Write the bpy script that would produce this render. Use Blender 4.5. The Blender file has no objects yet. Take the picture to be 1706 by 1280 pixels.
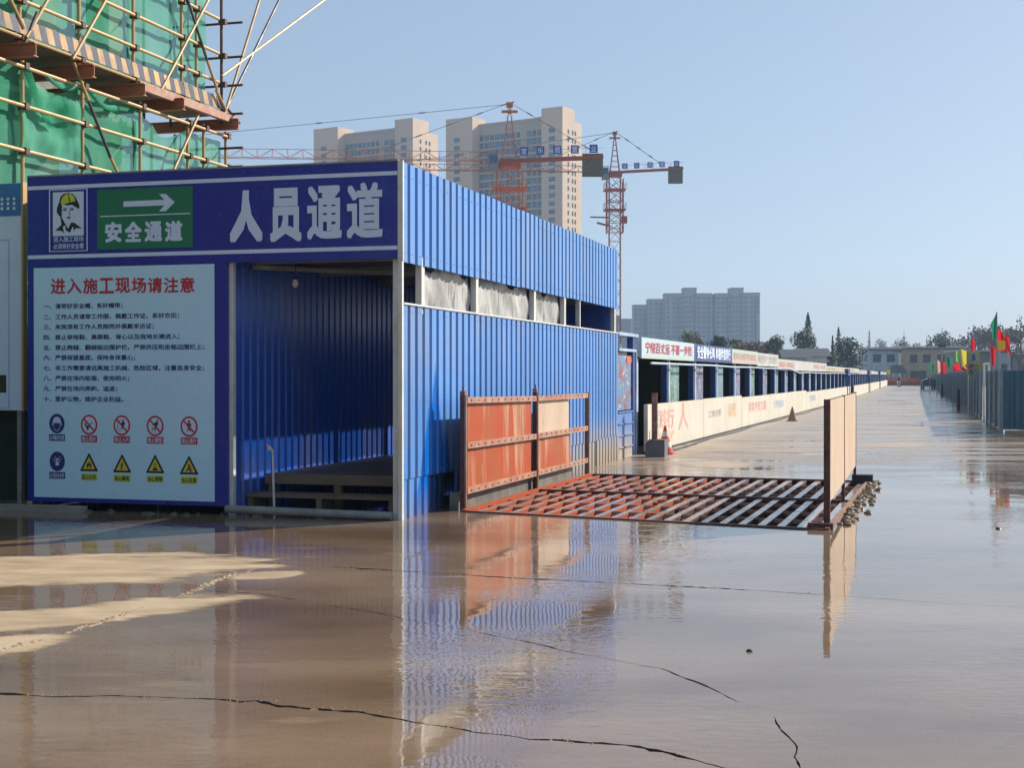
import bpy, bmesh, math, random
from mathutils import Vector, Matrix, Quaternion
from mathutils.geometry import delaunay_2d_cdt
R = math.radians
random.seed(7)
S = bpy.context.scene
col = S.collection

# ------------------------------------------------------------ camera
YAW = R(16.1); PITCH = math.atan(15/2360.0); F = 2360.0
cam_d = bpy.data.cameras.new('camera'); cam = bpy.data.objects.new('camera', cam_d); col.objects.link(cam)
cam.location = (0, 0, 1.6); cam.rotation_euler = (math.pi/2-PITCH, 0, YAW)
cam_d.sensor_width = 36; cam_d.lens = 36*F/1706; cam_d.clip_start = .1; cam_d.clip_end = 6000
S.camera = cam
# ------------------------------------------------------------ light
SUN = Vector((1, 1.19, .95)).normalized()
el = math.asin(SUN.z); az = math.atan2(SUN.x, SUN.y)
W = bpy.data.worlds.new('World'); S.world = W; W.use_nodes = True
wn = W.node_tree.nodes; wl = W.node_tree.links
sky = wn.new('ShaderNodeTexSky'); sky.sky_type = 'NISHITA'; sky.sun_disc = False
sky.sun_elevation = el; sky.sun_rotation = az; sky.air_density = 1.0; sky.dust_density = 1.5; sky.ozone_density = 3.0; sky.altitude = 0
hzm = wn.new('ShaderNodeMix'); hzm.data_type = 'RGBA'; hzm.inputs[0].default_value = .5      # even pale haze over the whole dome
hzm.inputs[7].default_value = (.335/.081, .425/.081, .555/.081, 1)
wl.new(sky.outputs[0], hzm.inputs[6]); wl.new(hzm.outputs[2], wn['Background'].inputs[0]); wn['Background'].inputs[1].default_value = .075
sd = bpy.data.lights.new('sun', 'SUN'); sd.energy = 4.8; sd.angle = R(.5); sd.color = (1, .93, .82)
so = bpy.data.objects.new('sun', sd); col.objects.link(so); so.rotation_euler = SUN.to_track_quat('Z', 'Y').to_euler()
S.view_settings.view_transform = 'Standard'; S.view_settings.look = 'None'
S.view_settings.exposure = .55; S.view_settings.gamma = 1; S.view_settings.use_curve_mapping = False
S.render.engine = 'CYCLES'
S.cycles.max_bounces = 8; S.cycles.transparent_max_bounces = 12; S.cycles.volume_bounces = 1

# ------------------------------------------------------------ helpers
_f = Vector((-math.sin(YAW)*math.cos(PITCH), math.cos(YAW)*math.cos(PITCH), -math.sin(PITCH)))
_r = Vector((math.cos(YAW), math.sin(YAW), 0)); _u = _r.cross(_f)
FW = Vector((-math.sin(YAW), math.cos(YAW), 0))
def P(px, py, X=None, Y=None, z=None, d=None):
    """a surveyed point: where the sight line through a photo pixel meets a given plane"""
    v = _f + _r*((px-853)/F) + _u*((640-py)/F)
    if X is not None: t = X/v.x
    elif Y is not None: t = Y/v.y
    elif z is not None: t = (z-1.6)/v.z
    else: t = d
    return Vector((0, 0, 1.6)) + v*t

def tag(o, label=None, cat=None, group=None, kind=None):
    if label: o['label'] = label
    if cat: o['category'] = cat
    if group: o['group'] = group
    if kind: o['kind'] = kind
    return o
OFF = {}
def thing(name, label, cat, loc=(0,0,0), rz=0, group=None):
    o = bpy.data.objects.new(name, None); col.objects.link(o); o.location = loc; o.rotation_euler[2] = rz
    o.empty_display_size = .2
    OFF[o] = Vector(loc)
    return tag(o, label, cat, group)
def offs(o): return OFF.get(o, Vector((0, 0, 0)))
def link(name, me, parent=None, kind=None):
    o = bpy.data.objects.new(name, me); col.objects.link(o)
    if parent is not None: o.parent = parent; OFF[o] = offs(parent)
    if kind: o['kind'] = kind
    return o
class MB:
    def __init__(s): s.v = []; s.f = []; s.m = []
    def add(s, vs, fs, m=0):
        n = len(s.v); s.v += [Vector(p) for p in vs]
        for f in fs: s.f.append([n+i for i in f]); s.m.append(m)
        return s
    def box(s, a, b, m=0, rz=0, c=None):
        x0, y0, z0 = a; x1, y1, z1 = b
        vs = [Vector(p) for p in ((x0,y0,z0),(x1,y0,z0),(x1,y1,z0),(x0,y1,z0),(x0,y0,z1),(x1,y0,z1),(x1,y1,z1),(x0,y1,z1))]
        if rz:
            c = Vector(c) if c is not None else (vs[0]+vs[6])/2
            M_ = Matrix.Rotation(rz, 3, 'Z'); vs = [M_ @ (v-c)+c for v in vs]
        return s.add(vs, [(3,2,1,0),(4,5,6,7),(0,1,5,4),(1,2,6,5),(2,3,7,6),(3,0,4,7)], m)
    def bar(s, p0, p1, w, h, m=0):
        p0 = Vector(p0); p1 = Vector(p1); d = (p1-p0).normalized()
        up = Vector((0,0,1)) if abs(d.z) < .95 else Vector((1,0,0))
        a = d.cross(up).normalized()*w/2; b = a.cross(d).normalized()*h/2
        vs = [p0-a-b, p0+a-b, p0+a+b, p0-a+b, p1-a-b, p1+a-b, p1+a+b, p1-a+b]
        return s.add(vs, [(0,1,2,3),(7,6,5,4),(0,4,5,1),(1,5,6,2),(2,6,7,3),(3,7,4,0)], m)
    def tube(s, p0, p1, r, n=8, r1=None, m=0):
        p0 = Vector(p0); p1 = Vector(p1); d = (p1-p0).normalized(); r1 = r if r1 is None else r1
        up = Vector((0,0,1)) if abs(d.z) < .95 else Vector((1,0,0))
        a = d.cross(up).normalized(); b = a.cross(d)
        vs = []
        for p, rr in ((p0, r), (p1, r1)):
            for i in range(n):
                t = 2*math.pi*i/n; vs.append(p + a*rr*math.cos(t) + b*rr*math.sin(t))
        fs = [(i, (i+1) % n, n+(i+1) % n, n+i) for i in range(n)] + [tuple(range(n-1, -1, -1)), tuple(range(n, 2*n))]
        return s.add(vs, fs, m)
    def prism(s, pts, d, m=0):
        """polygon pts (3d, planar) extruded by vector d"""
        n = len(pts); d = Vector(d); pts = [Vector(p) for p in pts]
        return s.add(pts + [p+d for p in pts], [tuple(range(n)), tuple(range(2*n-1, n-1, -1))] + [(i, i+n, (i+1) % n+n, (i+1) % n) for i in range(n)], m)
    def mesh(s, name, mats, off=None, smooth=False):
        off = off or Vector((0,0,0))
        me = bpy.data.meshes.new(name); me.from_pydata([v-off for v in s.v], [], s.f)
        for mt in (mats if isinstance(mats, (list, tuple)) else [mats]): me.materials.append(mt)
        me.polygons.foreach_set('material_index', s.m)
        if smooth: me.polygons.foreach_set('use_smooth', [True]*len(s.f))
        me.update()
        bm = bmesh.new(); bm.from_mesh(me); bmesh.ops.recalc_face_normals(bm, faces=bm.faces); bm.to_mesh(me); bm.free()
        return me
    def build(s, name, mats, parent=None, kind=None, smooth=False):
        return link(name, s.mesh(name, mats, offs(parent) if parent else None, smooth), parent, kind)
def dup(o, loc, rz=None, label=None, parent=None):
    r = o.copy(); col.objects.link(r)
    if parent is None: r.location = loc
    else: r.parent = parent
    if rz is not None: r.rotation_euler[2] = rz
    if label: r['label'] = label
    for ch in list(o.children): dup(ch, None, parent=r)
    return r
# ------------------------------------------------------------ materials
class NT:
    def __init__(s, mt): s.t = mt.node_tree; s.n = s.t.nodes; s.l = s.t.links
    def new(s, k, **kw):
        o = s.n.new('ShaderNode'+k)
        for a, b in kw.items(): setattr(o, a, b)
        return o
    def put(s, sock, v):
        if hasattr(v, 'is_output'): s.l.new(v, sock)
        else: sock.default_value = v
    def math(s, op, a, b=0, clamp=False):
        o = s.new('Math', operation=op, use_clamp=clamp); s.put(o.inputs[0], a); s.put(o.inputs[1], b); return o.outputs[0]
    def mix(s, f, a, b):
        o = s.new('Mix', data_type='RGBA'); s.put(o.inputs[0], f)
        s.put(o.inputs[6], a if hasattr(a, 'is_output') else (*a, 1)); s.put(o.inputs[7], b if hasattr(b, 'is_output') else (*b, 1)); return o.outputs[2]
    def noise(s, scale, stretch=(1,1,1), detail=3, rot=0, rough=.55, vec=None):
        mp = s.new('Mapping'); mp.inputs['Scale'].default_value = stretch; mp.inputs['Rotation'].default_value = (0, 0, rot)
        s.l.new(vec or s.pos(), mp.inputs[0])
        o = s.new('TexNoise'); o.inputs['Scale'].default_value = scale; o.inputs['Detail'].default_value = detail; o.inputs['Roughness'].default_value = rough
        s.l.new(mp.outputs[0], o.inputs['Vector']); return o.outputs['Fac']
    def pos(s):
        if not hasattr(s, '_p'): s._p = s.new('NewGeometry').outputs['Position']
        return s._p
    def ramp(s, v, a, b, lo=0., hi=1.):
        o = s.new('MapRange'); s.put(o.inputs[0], v); o.inputs[1].default_value = a; o.inputs[2].default_value = b; o.inputs[3].default_value = lo; o.inputs[4].default_value = hi
        return o.outputs[0]
    def xyz(s):
        o = s.new('SeparateXYZ'); s.l.new(s.pos(), o.inputs[0]); return o.outputs
    def bump(s, h, st, dist=.02):
        o = s.new('Bump'); o.inputs['Strength'].default_value = st; o.inputs['Distance'].default_value = dist; s.l.new(h, o.inputs['Height']); return o.outputs[0]
def base(name):
    mt = bpy.data.materials.new(name); mt.use_nodes = True; return mt, NT(mt), mt.node_tree.nodes['Principled BSDF']
def mat(name, c, rough=.6, metal=0, var=.25, scale=2.5, dirt=None, damt=.5, dscale=1.5, stretch=(1,1,1), bump=.0, bscale=30, spec=.5):
    mt, n, b = base(name)
    c2 = tuple(x*(1-var) for x in c); c1 = tuple(min(1, x*(1+var*.5)) for x in c)
    k = n.mix(n.ramp(n.noise(scale, stretch, 4), .3, .7), c2, c1)
    if dirt:
        k = n.mix(n.math('MULTIPLY', n.ramp(n.noise(dscale, stretch, 6, rough=.65), .42, .68), damt), k, dirt)
    n.put(b.inputs['Base Color'], k)
    n.put(b.inputs['Roughness'], n.ramp(n.noise(scale*2.3, stretch, 3), .3, .7, max(.03, rough-.1), min(1, rough+.1)))
    b.inputs['Metallic'].default_value = metal; b.inputs['Specular IOR Level'].default_value = spec
    if bump: n.l.new(n.bump(n.noise(bscale, stretch, 3), bump), b.inputs['Normal'])
    return mt
DUST = (.36, .29, .21)
m = {}
def siding(name, clean, dusty, mud=False):
    mt, n, b = base(name)
    x, y, z = n.xyz()
    streak = n.ramp(n.noise(3.0, (1, 1, .12), 4), .35, .65)
    k = n.mix(n.ramp(streak, 0, 1, .72, 1), clean, dusty)
    oi_ = n.new('ObjectInfo').outputs['Random']
    k = n.mix(n.math('MULTIPLY', oi_, .45), k, tuple(c*.62 for c in dusty))
    k = n.mix(n.math('MULTIPLY', n.ramp(n.noise(1.1, (1, 1, .6), 5), .5, .72), .28), k, DUST)
    k = n.mix(n.math('MULTIPLY', n.ramp(n.noise(22, (1, 1, .25), 4), .64, .72), .35), k, (.4, .36, .3))
    if mud:
        # hosed-clean patch beside the wheel wash, mud splashed up the far foot
        cy = n.math('ABSOLUTE', n.math('SUBTRACT', y, 15.75))
        w = n.math('ADD', n.math('MULTIPLY', cy, 1.15), n.math('ADD', n.math('MULTIPLY', z, .62), n.math('MULTIPLY', n.noise(5, (1, 1, .15), 3), .9)))
        wet = n.ramp(w, 1.45, 1.3)
        k = n.mix(wet, k, clean)
        far = n.ramp(y, 19.5, 24.5)
        md = n.ramp(n.math('ADD', z, n.math('MULTIPLY', n.noise(4, (1, 1, .3), 4), .5)), 1.1, .45)
        k = n.mix(n.math('MULTIPLY', md, far), k, (.42, .35, .27))
        k = n.mix(n.math('MULTIPLY', n.ramp(z, .35, .0), .45), k, (.25, .2, .15))
        n.put(b.inputs['Roughness'], n.ramp(wet, 0, 1, .34, .16))
    else:
        b.inputs['Roughness'].default_value = .3
    n.put(b.inputs['Base Color'], k)
    b.inputs['Specular IOR Level'].default_value = .6
    n.l.new(n.bump(n.noise(2.0, (1, 1, .6), 3), .45, .03), b.inputs['Normal'])
    return mt
m['siding'] = siding('blue_siding', (.003, .16, .62), (.13, .33, .72), True)
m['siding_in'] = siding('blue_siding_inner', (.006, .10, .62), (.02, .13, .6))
m['white_paint'] = mat('white_paint', (.72, .72, .68), .5, var=.12, dirt=(.4, .35, .28), damt=.5, dscale=5)
m['grey_steel'] = mat('grey_steel', (.3, .31, .31), .45, var=.2, dirt=(.16, .13, .1), damt=.6, dscale=4)
m['ceiling'] = mat('ceiling_sheet', (.22, .23, .24), .7, dirt=(.1, .09, .08))
m['sign_blue'] = mat('sign_blue', (.012, .022, .3), .3, var=.12, scale=1.3, bump=.15, bscale=1.5)
m['board'] = mat('notice_sheet', (.56, .82, 1.0), .3, var=.03, scale=1.2, bump=.12, bscale=1.8)
m['print_white'] = mat('print_white', (.66, .76, .95), .45, var=.05)
m['green_print'] = mat('print_green', (.01, .19, .09), .4, var=.1)
m['print_red'] = mat('print_red', (.55, .02, .035), .45, var=.08)
m['print_navy'] = mat('print_navy', (.03, .035, .2), .45, var=.08)
m['print_black'] = mat('print_black', (.012, .012, .02), .5, var=.1)
m['print_yellow'] = mat('print_yellow', (.75, .56, .06), .45, var=.08)
m['print_lime'] = mat('print_lime', (.6, .66, .05), .45, var=.08)
m['concrete'] = mat('concrete', (.3, .28, .25), .85, dirt=(.2, .16, .11), bump=.3)
m['dark_concrete'] = mat('dark_concrete', (.11, .1, .085), .6, dirt=(.24, .21, .16), damt=.6, dscale=3, bump=.4)
m['deck'] = mat('deck_plate', (.16, .12, .09), .55, dirt=(.3, .24, .18), damt=.5)
m['old_wood'] = mat('old_wood', (.22, .16, .1), .8, stretch=(.2, 1, 1), scale=12, dirt=(.09, .07, .05))
m['film'] = None
mt, n, b = base('plastic_film')
k = n.mix(n.ramp(n.noise(2.2, (1, 1, .5), 4), .44, .66), (.86, .85, .8), (.48, .46, .42))
n.put(b.inputs['Base Color'], k); b.inputs['Roughness'].default_value = .35
n.l.new(n.bump(n.noise(1.6, (1, 1, .35), 4), 1, .25), b.inputs['Normal'])
tr = n.new('BsdfTransparent'); mx = n.new('MixShader'); mx.inputs[0].default_value = .36
n.l.new(b.outputs[0], mx.inputs[1]); n.l.new(tr.outputs[0], mx.inputs[2]); n.l.new(mx.outputs[0], mt.node_tree.nodes['Material Output'].inputs[0])
m['film'] = mt
def orange(name, a, bb, faded, famt):
    mt, n, b = base(name)
    k = n.mix(n.ramp(n.noise(2, (1, 1, .4), 4), .35, .65), a, bb)
    x, y, z = n.xyz()
    st = n.noise(2.3, (1, 1, .16), 4, rough=.6)
    k = n.mix(n.math('MULTIPLY', n.ramp(n.math('ADD', st, n.math('MULTIPLY', z, .09)), .56, .68), famt), k, faded)
    k = n.mix(n.math('MULTIPLY', n.ramp(n.noise(14, (1, 1, .5), 5), .6, .75), .5), k, (.16, .06, .03))
    n.put(b.inputs['Base Color'], k); b.inputs['Roughness'].default_value = .5; b.inputs['Specular IOR Level'].default_value = .25
    n.l.new(n.bump(n.noise(9, (1, 1, 1), 4), .12), b.inputs['Normal'])
    return mt
m['orange'] = orange('orange_paint', (.45, .065, .013), (.38, .1, .03), (.58, .41, .27), .7)
m['orange_red'] = orange('orange_primer', (.5, .075, .02), (.36, .085, .035), (.5, .36, .26), .25)
m['cream'] = orange('faded_panel', (.62, .47, .34), (.55, .4, .28), (.62, .5, .38), .5)
m['rust_dark'] = mat('dark_red_steel', (.09, .025, .022), .5, dirt=(.2, .12, .08), damt=.4, dscale=8)
m['rust'] = mat('rusty_steel', (.22, .09, .05), .7, dirt=(.4, .28, .2), damt=.5, dscale=9)
m['rail'] = mat('rust_rail', (.42, .17, .1), .55, dirt=(.5, .38, .28), damt=.7, dscale=6)
m['grate_top'] = mat('worn_grate', (.38, .31, .27), .16, dirt=(.3, .08, .04), damt=.6, dscale=5)
m['black'] = mat('black_rubber', (.015, .015, .016), .5)
m['pit'] = mat('pit_wall', (.03, .025, .022), .5, dirt=(.12, .09, .07))
mt, n, b = base('pit_water'); b.inputs['Base Color'].default_value = (.03, .025, .02, 1); b.inputs['Roughness'].default_value = .06
n.l.new(n.bump(n.noise(6), .08), b.inputs['Normal']); m['pit_water'] = mt
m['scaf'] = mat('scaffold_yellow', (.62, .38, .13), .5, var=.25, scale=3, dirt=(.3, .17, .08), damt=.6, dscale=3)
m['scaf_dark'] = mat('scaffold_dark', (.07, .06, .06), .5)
m['coupler'] = mat('coupler_iron', (.1, .05, .035), .7)
m['ibeam'] = mat('primed_beam', (.42, .14, .06), .6, dirt=(.5, .3, .18), damt=.5)
mt, n, b = base('green_net')
k = n.mix(n.ramp(n.noise(1.2, (1, 1, .7), 4), .35, .65), (.05, .5, .27), (.2, .62, .45))
n.put(b.inputs['Base Color'], k); b.inputs['Roughness'].default_value = .8
tl = n.new('BsdfTranslucent'); n.put(tl.inputs[0], k); tr = n.new('BsdfTransparent')
m1 = n.new('MixShader'); m1.inputs[0].default_value = .5; m2 = n.new('MixShader')
n.put(m2.inputs[0], n.ramp(n.noise(160, (1, 1, 1), 1), .35, .65, .1, .42))
n.l.new(b.outputs[0], m1.inputs[1]); n.l.new(tl.outputs[0], m1.inputs[2]); n.l.new(m1.outputs[0], m2.inputs[1]); n.l.new(tr.outputs[0], m2.inputs[2])
n.l.new(m2.outputs[0], mt.node_tree.nodes['Material Output'].inputs[0]); m['net'] = mt
m['stripe_y'] = mat('toe_yellow', (.6, .36, .15), .6, var=.5, scale=2, dirt=(.3, .22, .15)); m['stripe_b'] = mat('toe_navy', (.05, .06, .1), .5)
m['crane'] = mat('crane_red', (.36, .09, .04), .55); m['crane_o'] = mat('crane_orange', (.5, .15, .045), .6); m['crane_g'] = mat('crane_grey', (.25, .25, .26), .5)
m['cw'] = mat('counterweight_dark', (.06, .06, .045), .7); m['cw2'] = mat('counterweight_rib', (.34, .33, .25), .7)
m['plaque'] = mat('plaque_blue', (.02, .07, .36), .4)
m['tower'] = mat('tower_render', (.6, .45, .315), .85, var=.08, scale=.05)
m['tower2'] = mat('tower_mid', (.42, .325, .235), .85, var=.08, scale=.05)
m['glass_b'] = mat('far_glass', (.05, .13, .22), .15, var=.5, scale=.3)
m['glass_d'] = mat('dark_glass', (.04, .05, .06), .2)
m['far_wall'] = mat('grey_block', (.24, .225, .215), .85, var=.08, scale=.05); m['far_wall2'] = mat('grey_block_dark', (.06, .08, .11), .85, var=.08, scale=.05)
m['dgreen'] = mat('dark_green_mesh_shade', (.016, .028, .016), .8); m['dblue'] = mat('booth_blue', (.015, .06, .25), .4, dirt=(.1, .12, .18), damt=.4)  # near-black green mesh; in the booths it also paints the recess shade
m['post_white'] = mat('booth_post', (.42, .55, .68), .4)
m['barrier'] = mat('cream_barrier', (.62, .58, .49), .6, var=.1, scale=.8, dirt=(.56, .46, .34), damt=.6, dscale=1.2)
m['faded_red'] = mat('faded_red', (.68, .36, .31), .6); m['faded_blue'] = mat('faded_blue', (.4, .5, .62), .6); m['faded_grey'] = mat('faded_grey', (.4, .39, .36), .6); m['faded_orange'] = mat('faded_orange', (.72, .48, .28), .6)
m['fence'] = mat('fence_teal', (.03, .12, .18), .35, stretch=(1, 1, .3), dirt=(.1, .12, .11), damt=.3)
m['fence_post'] = mat('fence_post', (.2, .28, .33), .4)
m['hoarding'] = mat('orange_hoarding', (.7, .12, .06), .5)
m['roof'] = mat('pale_roof', (.5, .5, .48), .6); m['roof_d'] = mat('dark_roof', (.08, .09, .11), .7)
m['h_blue'] = mat('pale_blue_wall', (.38, .46, .5), .85); m['h_yellow'] = mat('ochre_wall', (.38, .33, .22), .85); m['h_white'] = mat('white_wall', (.6, .58, .54), .85)
m['brick'] = mat('red_brick', (.3, .12, .08), .85)
m['cone_o'] = mat('cone_orange', (.7, .06, .04), .5); m['cone_w'] = mat('cone_white', (.7, .66, .6), .5); m['cone_d'] = mat('cone_dirty', (.26, .17, .12), .7)
def leafmat(name, c):
    mt, n, b = base(name); k = n.mix(n.ramp(n.noise(.9, detail=4), .35, .65), tuple(x*.5 for x in c), tuple(x*1.4 for x in c))
    n.put(b.inputs['Base Color'], k); b.inputs['Roughness'].default_value = .75; return mt
m['leaf_dark'] = leafmat('leaf_dark', (.035, .055, .025)); m['leaf_olive'] = leafmat('leaf_olive', (.13, .13, .035)); m['leaf_mid'] = leafmat('leaf_mid', (.06, .09, .03)); m['leaf_brown'] = leafmat('leaf_brown', (.17, .11, .07)); m['twig'] = leafmat('twig', (.13, .12, .1))
m['bark'] = mat('bark', (.1, .08, .06), .9)
FL = {'red': (.6, .02, .03), 'green': (.02, .22, .12), 'yellow': (.6, .5, .08), 'pink': (.65, .35, .25), 'lime': (.2, .45, .1)}
for k_, c_ in FL.items():
    mt, n, b = base('flag_'+k_); b.inputs['Base Color'].default_value = (*c_, 1); b.inputs['Roughness'].default_value = .7
    tl = n.new('BsdfTranslucent'); tl.inputs[0].default_value = (*c_, 1); mx = n.new('MixShader'); mx.inputs[0].default_value = .45
    n.l.new(b.outputs[0], mx.inputs[1]); n.l.new(tl.outputs[0], mx.inputs[2]); n.l.new(mx.outputs[0], mt.node_tree.nodes['Material Output'].inputs[0]); m['flag_'+k_] = mt

# ------------------------------------------------------------ text
def text(name, body, mt, parent, c, xd, w, h, depth=.004, bold=.012, up=(0,0,1)):
    """flat lettering fitted to w x h, centred on c, reading along xd"""
    cu = bpy.data.curves.new(name, 'FONT'); cu.body = body; cu.align_x = 'CENTER'; cu.extrude = 0; cu.offset = 0; cu.resolution_u = 2
    to = bpy.data.objects.new('tmp_text', cu); me = bpy.data.meshes.new_from_object(to)
    bpy.data.objects.remove(to); bpy.data.curves.remove(cu)
    xs = [v.co.x for v in me.vertices]; ys = [v.co.y for v in me.vertices]
    if not xs: return None
    x0, x1, y0, y1 = min(xs), max(xs), min(ys), max(ys)
    xd = Vector(xd); up = Vector(up); nrm = xd.cross(up); off = offs(parent); c = Vector(c)
    # heavier strokes: the glyph laid down several times, each copy a hair proud of the last
    k_ = bold*1.15; cps = [(0, 0)] if bold < .004 else [(-k_, 0), (k_, 0), (0, -k_), (0, k_)] + ([(-k_, -k_), (k_, k_), (-k_, k_), (k_, -k_)] if bold > .025 else [])
    x0 -= k_; x1 += k_; y0 -= k_; y1 += k_
    sv = [tuple(v.co) for v in me.vertices]; sf_ = [tuple(p.vertices) for p in me.polygons]; vs = []; fs = []
    for q, (dx, dy) in enumerate(cps):
        n0 = len(vs)
        for co in sv:
            a = ((co[0]+dx-x0)/(x1-x0)-.5)*w; b_ = ((co[1]+dy-y0)/max(1e-6, y1-y0)-.5)*h
            vs.append(c + xd*a + up*b_ + nrm*(depth+q*.00025) - off)
        fs += [tuple(n0+i for i in f) for f in sf_]
    bpy.data.meshes.remove(me)
    me = bpy.data.meshes.new(name); me.from_pydata(vs, [], fs); me.materials.append(mt); me.update()
    return link(name, me, parent)

# ============================================================ GROUND
PITC = [P(772, 853, z=0), P(1378, 884, z=0), P(1447, 803, z=0), P(986, 791, z=0)]
PITP = [(p.x, p.y) for p in PITC]
cracks = [  # photo-surveyed polylines, half width in metres
 ([(-80,1150),(0,1155),(40,1157),(95,1160),(180,1159),(240,1162),(300,1163),(365,1165),(400,1170),(430,1168),(470,1176),(515,1180),(560,1184),(600,1187),(640,1195),(700,1207),(745,1212),(790,1220),(840,1226),(880,1233),(930,1235),(980,1240),(1060,1245),(1130,1262),(1220,1283),(1300,1310)], .017),
 ([(-60,914),(0,917),(120,920),(250,924),(380,932),(475,940),(545,944)], .005),
 ([(548,945),(700,954),(853,963),(980,969),(1100,976),(1240,983),(1380,992)], .019),
 ([(1383,992.3),(1540,1003),(1706,1013),(1850,1023)], .004),
 ([(330,984),(430,990),(500,1001),(560,1011),(630,1022),(700,1038),(770,1049),(830,1062),(890,1072),(940,1086),(1000,1096),(1060,1108),(1100,1114),(1140,1130),(1190,1150),(1240,1173)], .0065),
 ([(1290,1195),(1300,1215),(1318,1232),(1328,1245),(1325,1262),(1340,1290)], .005),
 ([(1090,750),(1190,753),(1290,755),(1400,756)], .025), ([(1430,757),(1560,759),(1700,760),(1850,762)], .012), ([(1120,722),(1250,724),(1400,723),(1560,726),(1690,728)], .012),
]
verts2 = []; edges2 = []; holes = []; zmap = {}
def ring2(pts):
    n0 = len(verts2); verts2.extend(Vector(p) for p in pts); k = len(pts)
    edges2.extend((n0+i, n0+(i+1) % k) for i in range(k))
ring2([(-1300, -60), (1300, -60), (1300, 1380), (-1300, 1380)])
ring2(PITP); holes.append(PITP)
crack_mb = MB()
for pl, hw in cracks:
    pts = [P(a, b_, z=0).to_2d() for a, b_ in pl]
    fine = []; walk = 0; spall = 1
    for i in range(len(pts)-1):
        L = (pts[i+1]-pts[i]).length; k = max(1, int(L/.045)) if L < 3 else 8
        for j in range(k):
            q = pts[i].lerp(pts[i+1], j/k); d = (pts[i+1]-pts[i]).normalized(); nn = Vector((-d.y, d.x))
            walk = walk*.86 + random.uniform(-1, 1)*min(hw, .012)*.75
            fine.append((q + nn*walk, nn))
    fine.append((pts[-1], Vector((0, 1))))
    A = []; B_ = []
    for i, (q, nn) in enumerate(fine):
        e = min(1, min(i, len(fine)-1-i)/3+.15); spall = max(1, spall*.62)
        if random.random() < .05: spall = random.uniform(1.5, 2.3)
        wv = 1.2*hw*e*random.uniform(.35, 1.15)*spall*(.75+.35*math.sin(i*.21))
        A.append(q+nn*wv*random.uniform(.6, 1.4)); B_.append(q-nn*wv*random.uniform(.6, 1.4))
    poly = [tuple(p) for p in A] + [tuple(p) for p in reversed(B_)]
    ring2(poly); holes.append(poly)
    dz = -max(.02, hw*2.2)
    for i in range(len(A)-1):
        a0 = (*A[i], 0); a1 = (*A[i+1], 0); b0 = (*B_[i], 0); b1 = (*B_[i+1], 0)
        c0 = (*((A[i]+B_[i])/2), dz); c1 = (*((A[i+1]+B_[i+1])/2), dz)
        crack_mb.add([a0, a1, c1, c0], [(0,1,2,3)]); crack_mb.add([b0, b1, c1, c0], [(3,2,1,0)])
vo, eo, fo, ov, oe, of = delaunay_2d_cdt(verts2, edges2, [], 0, 1e-6)
def inside(p, poly):
    r = False; j = len(poly)-1
    for i in range(len(poly)):
        xi, yi = poly[i]; xj, yj = poly[j]
        if (yi > p.y) != (yj > p.y) and p.x < (xj-xi)*(p.y-yi)/(yj-yi)+xi: r = not r
        j = i
    return r
gf = []
for f_ in fo:
    c = sum((vo[i] for i in f_), Vector((0, 0)))/len(f_)
    if not any(inside(c, h) for h in holes): gf.append(f_)
gm = MB(); gm.add([(v.x, v.y, 0) for v in vo], gf)
mt, n, b = base('wet_concrete')
rot = n.new('VectorRotate', rotation_type='Z_AXIS'); n.l.new(n.pos(), rot.inputs['Vector']); rot.inputs['Angle'].default_value = -YAW
rv = rot.outputs[0]
sx = n.new('SeparateXYZ'); n.l.new(rv, sx.inputs[0]); cx, cz = sx.outputs[0], sx.outputs[1]   # across / along the view
wob = n.math('MULTIPLY', n.math('SUBTRACT', n.noise(1.6, (.7, 2.2, 1), 6, vec=rv, rough=.62), .5), 2.2)
dry = None
def patch(px, py, hw, y0, y1, rotk=0):
    global dry
    d0 = 1.6*F/(y0-625); d1 = 1.6*F/(y1-625); dc = (d0+d1)/2; ry = abs(d0-d1)/2; rx = hw/F*dc; xc = (px-853)/F*dc
    a = n.math('SUBTRACT', cx, xc); c_ = n.math('SUBTRACT', n.math('SUBTRACT', cz, dc), n.math('MULTIPLY', a, rotk))
    q = n.math('ADD', n.math('POWER', n.math('ABSOLUTE', n.math('DIVIDE', a, rx)), 2), n.math('POWER', n.math('ABSOLUTE', n.math('DIVIDE', c_, ry)), 2))
    v = n.ramp(n.math('ADD', q, n.math('MULTIPLY', wob, 1.5)), 1.3, .75)
    dry = v if dry is None else n.math('MAXIMUM', dry, v)
patch(120, 945, 300, 925, 975, .12); patch(90, 1035, 290, 1008, 1050, .75); patch(300, 1003, 45, 996, 1010, .3); patch(445, 958, 60, 952, 966, .4); patch(-40, 1075, 120, 1062, 1100, .5)
patch(1190, 775, 60, 768, 780, 0)
streak = n.noise(.55, (.35, 1.3, 1), 5, vec=rv, rough=.6)
fdry = n.math('MULTIPLY', n.ramp(streak, .40, .52), n.ramp(n.math('ADD', cz, n.math('MULTIPLY', wob, 6)), 22, 30))
lx = n.ramp(n.math('ADD', n.xyz()[0], wob), -2.6, -3.6)    # strip beside the booths has dried out
fdry = n.math('MAXIMUM', fdry, n.math('MULTIPLY', n.math('MULTIPLY', lx, n.ramp(cz, 31, 36)), .9))
fdry = n.math('MULTIPLY', fdry, n.ramp(cz, 210, 90, .6, .85))
fdry = n.math('MULTIPLY', fdry, n.ramp(n.math('ADD', n.xyz()[0], n.math('MULTIPLY', wob, .6)), -.1, .4, 1, .5))   # damp by the fence, its darker tone also standing for the fence's shadow
dry = n.math('MAXIMUM', dry, fdry)
tone = n.ramp(n.noise(.5, (.5, 1.2, 1), 5, vec=rv), .35, .65)
wetc = n.mix(tone, (.15, .097, .06), (.30, .21, .138))
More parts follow.
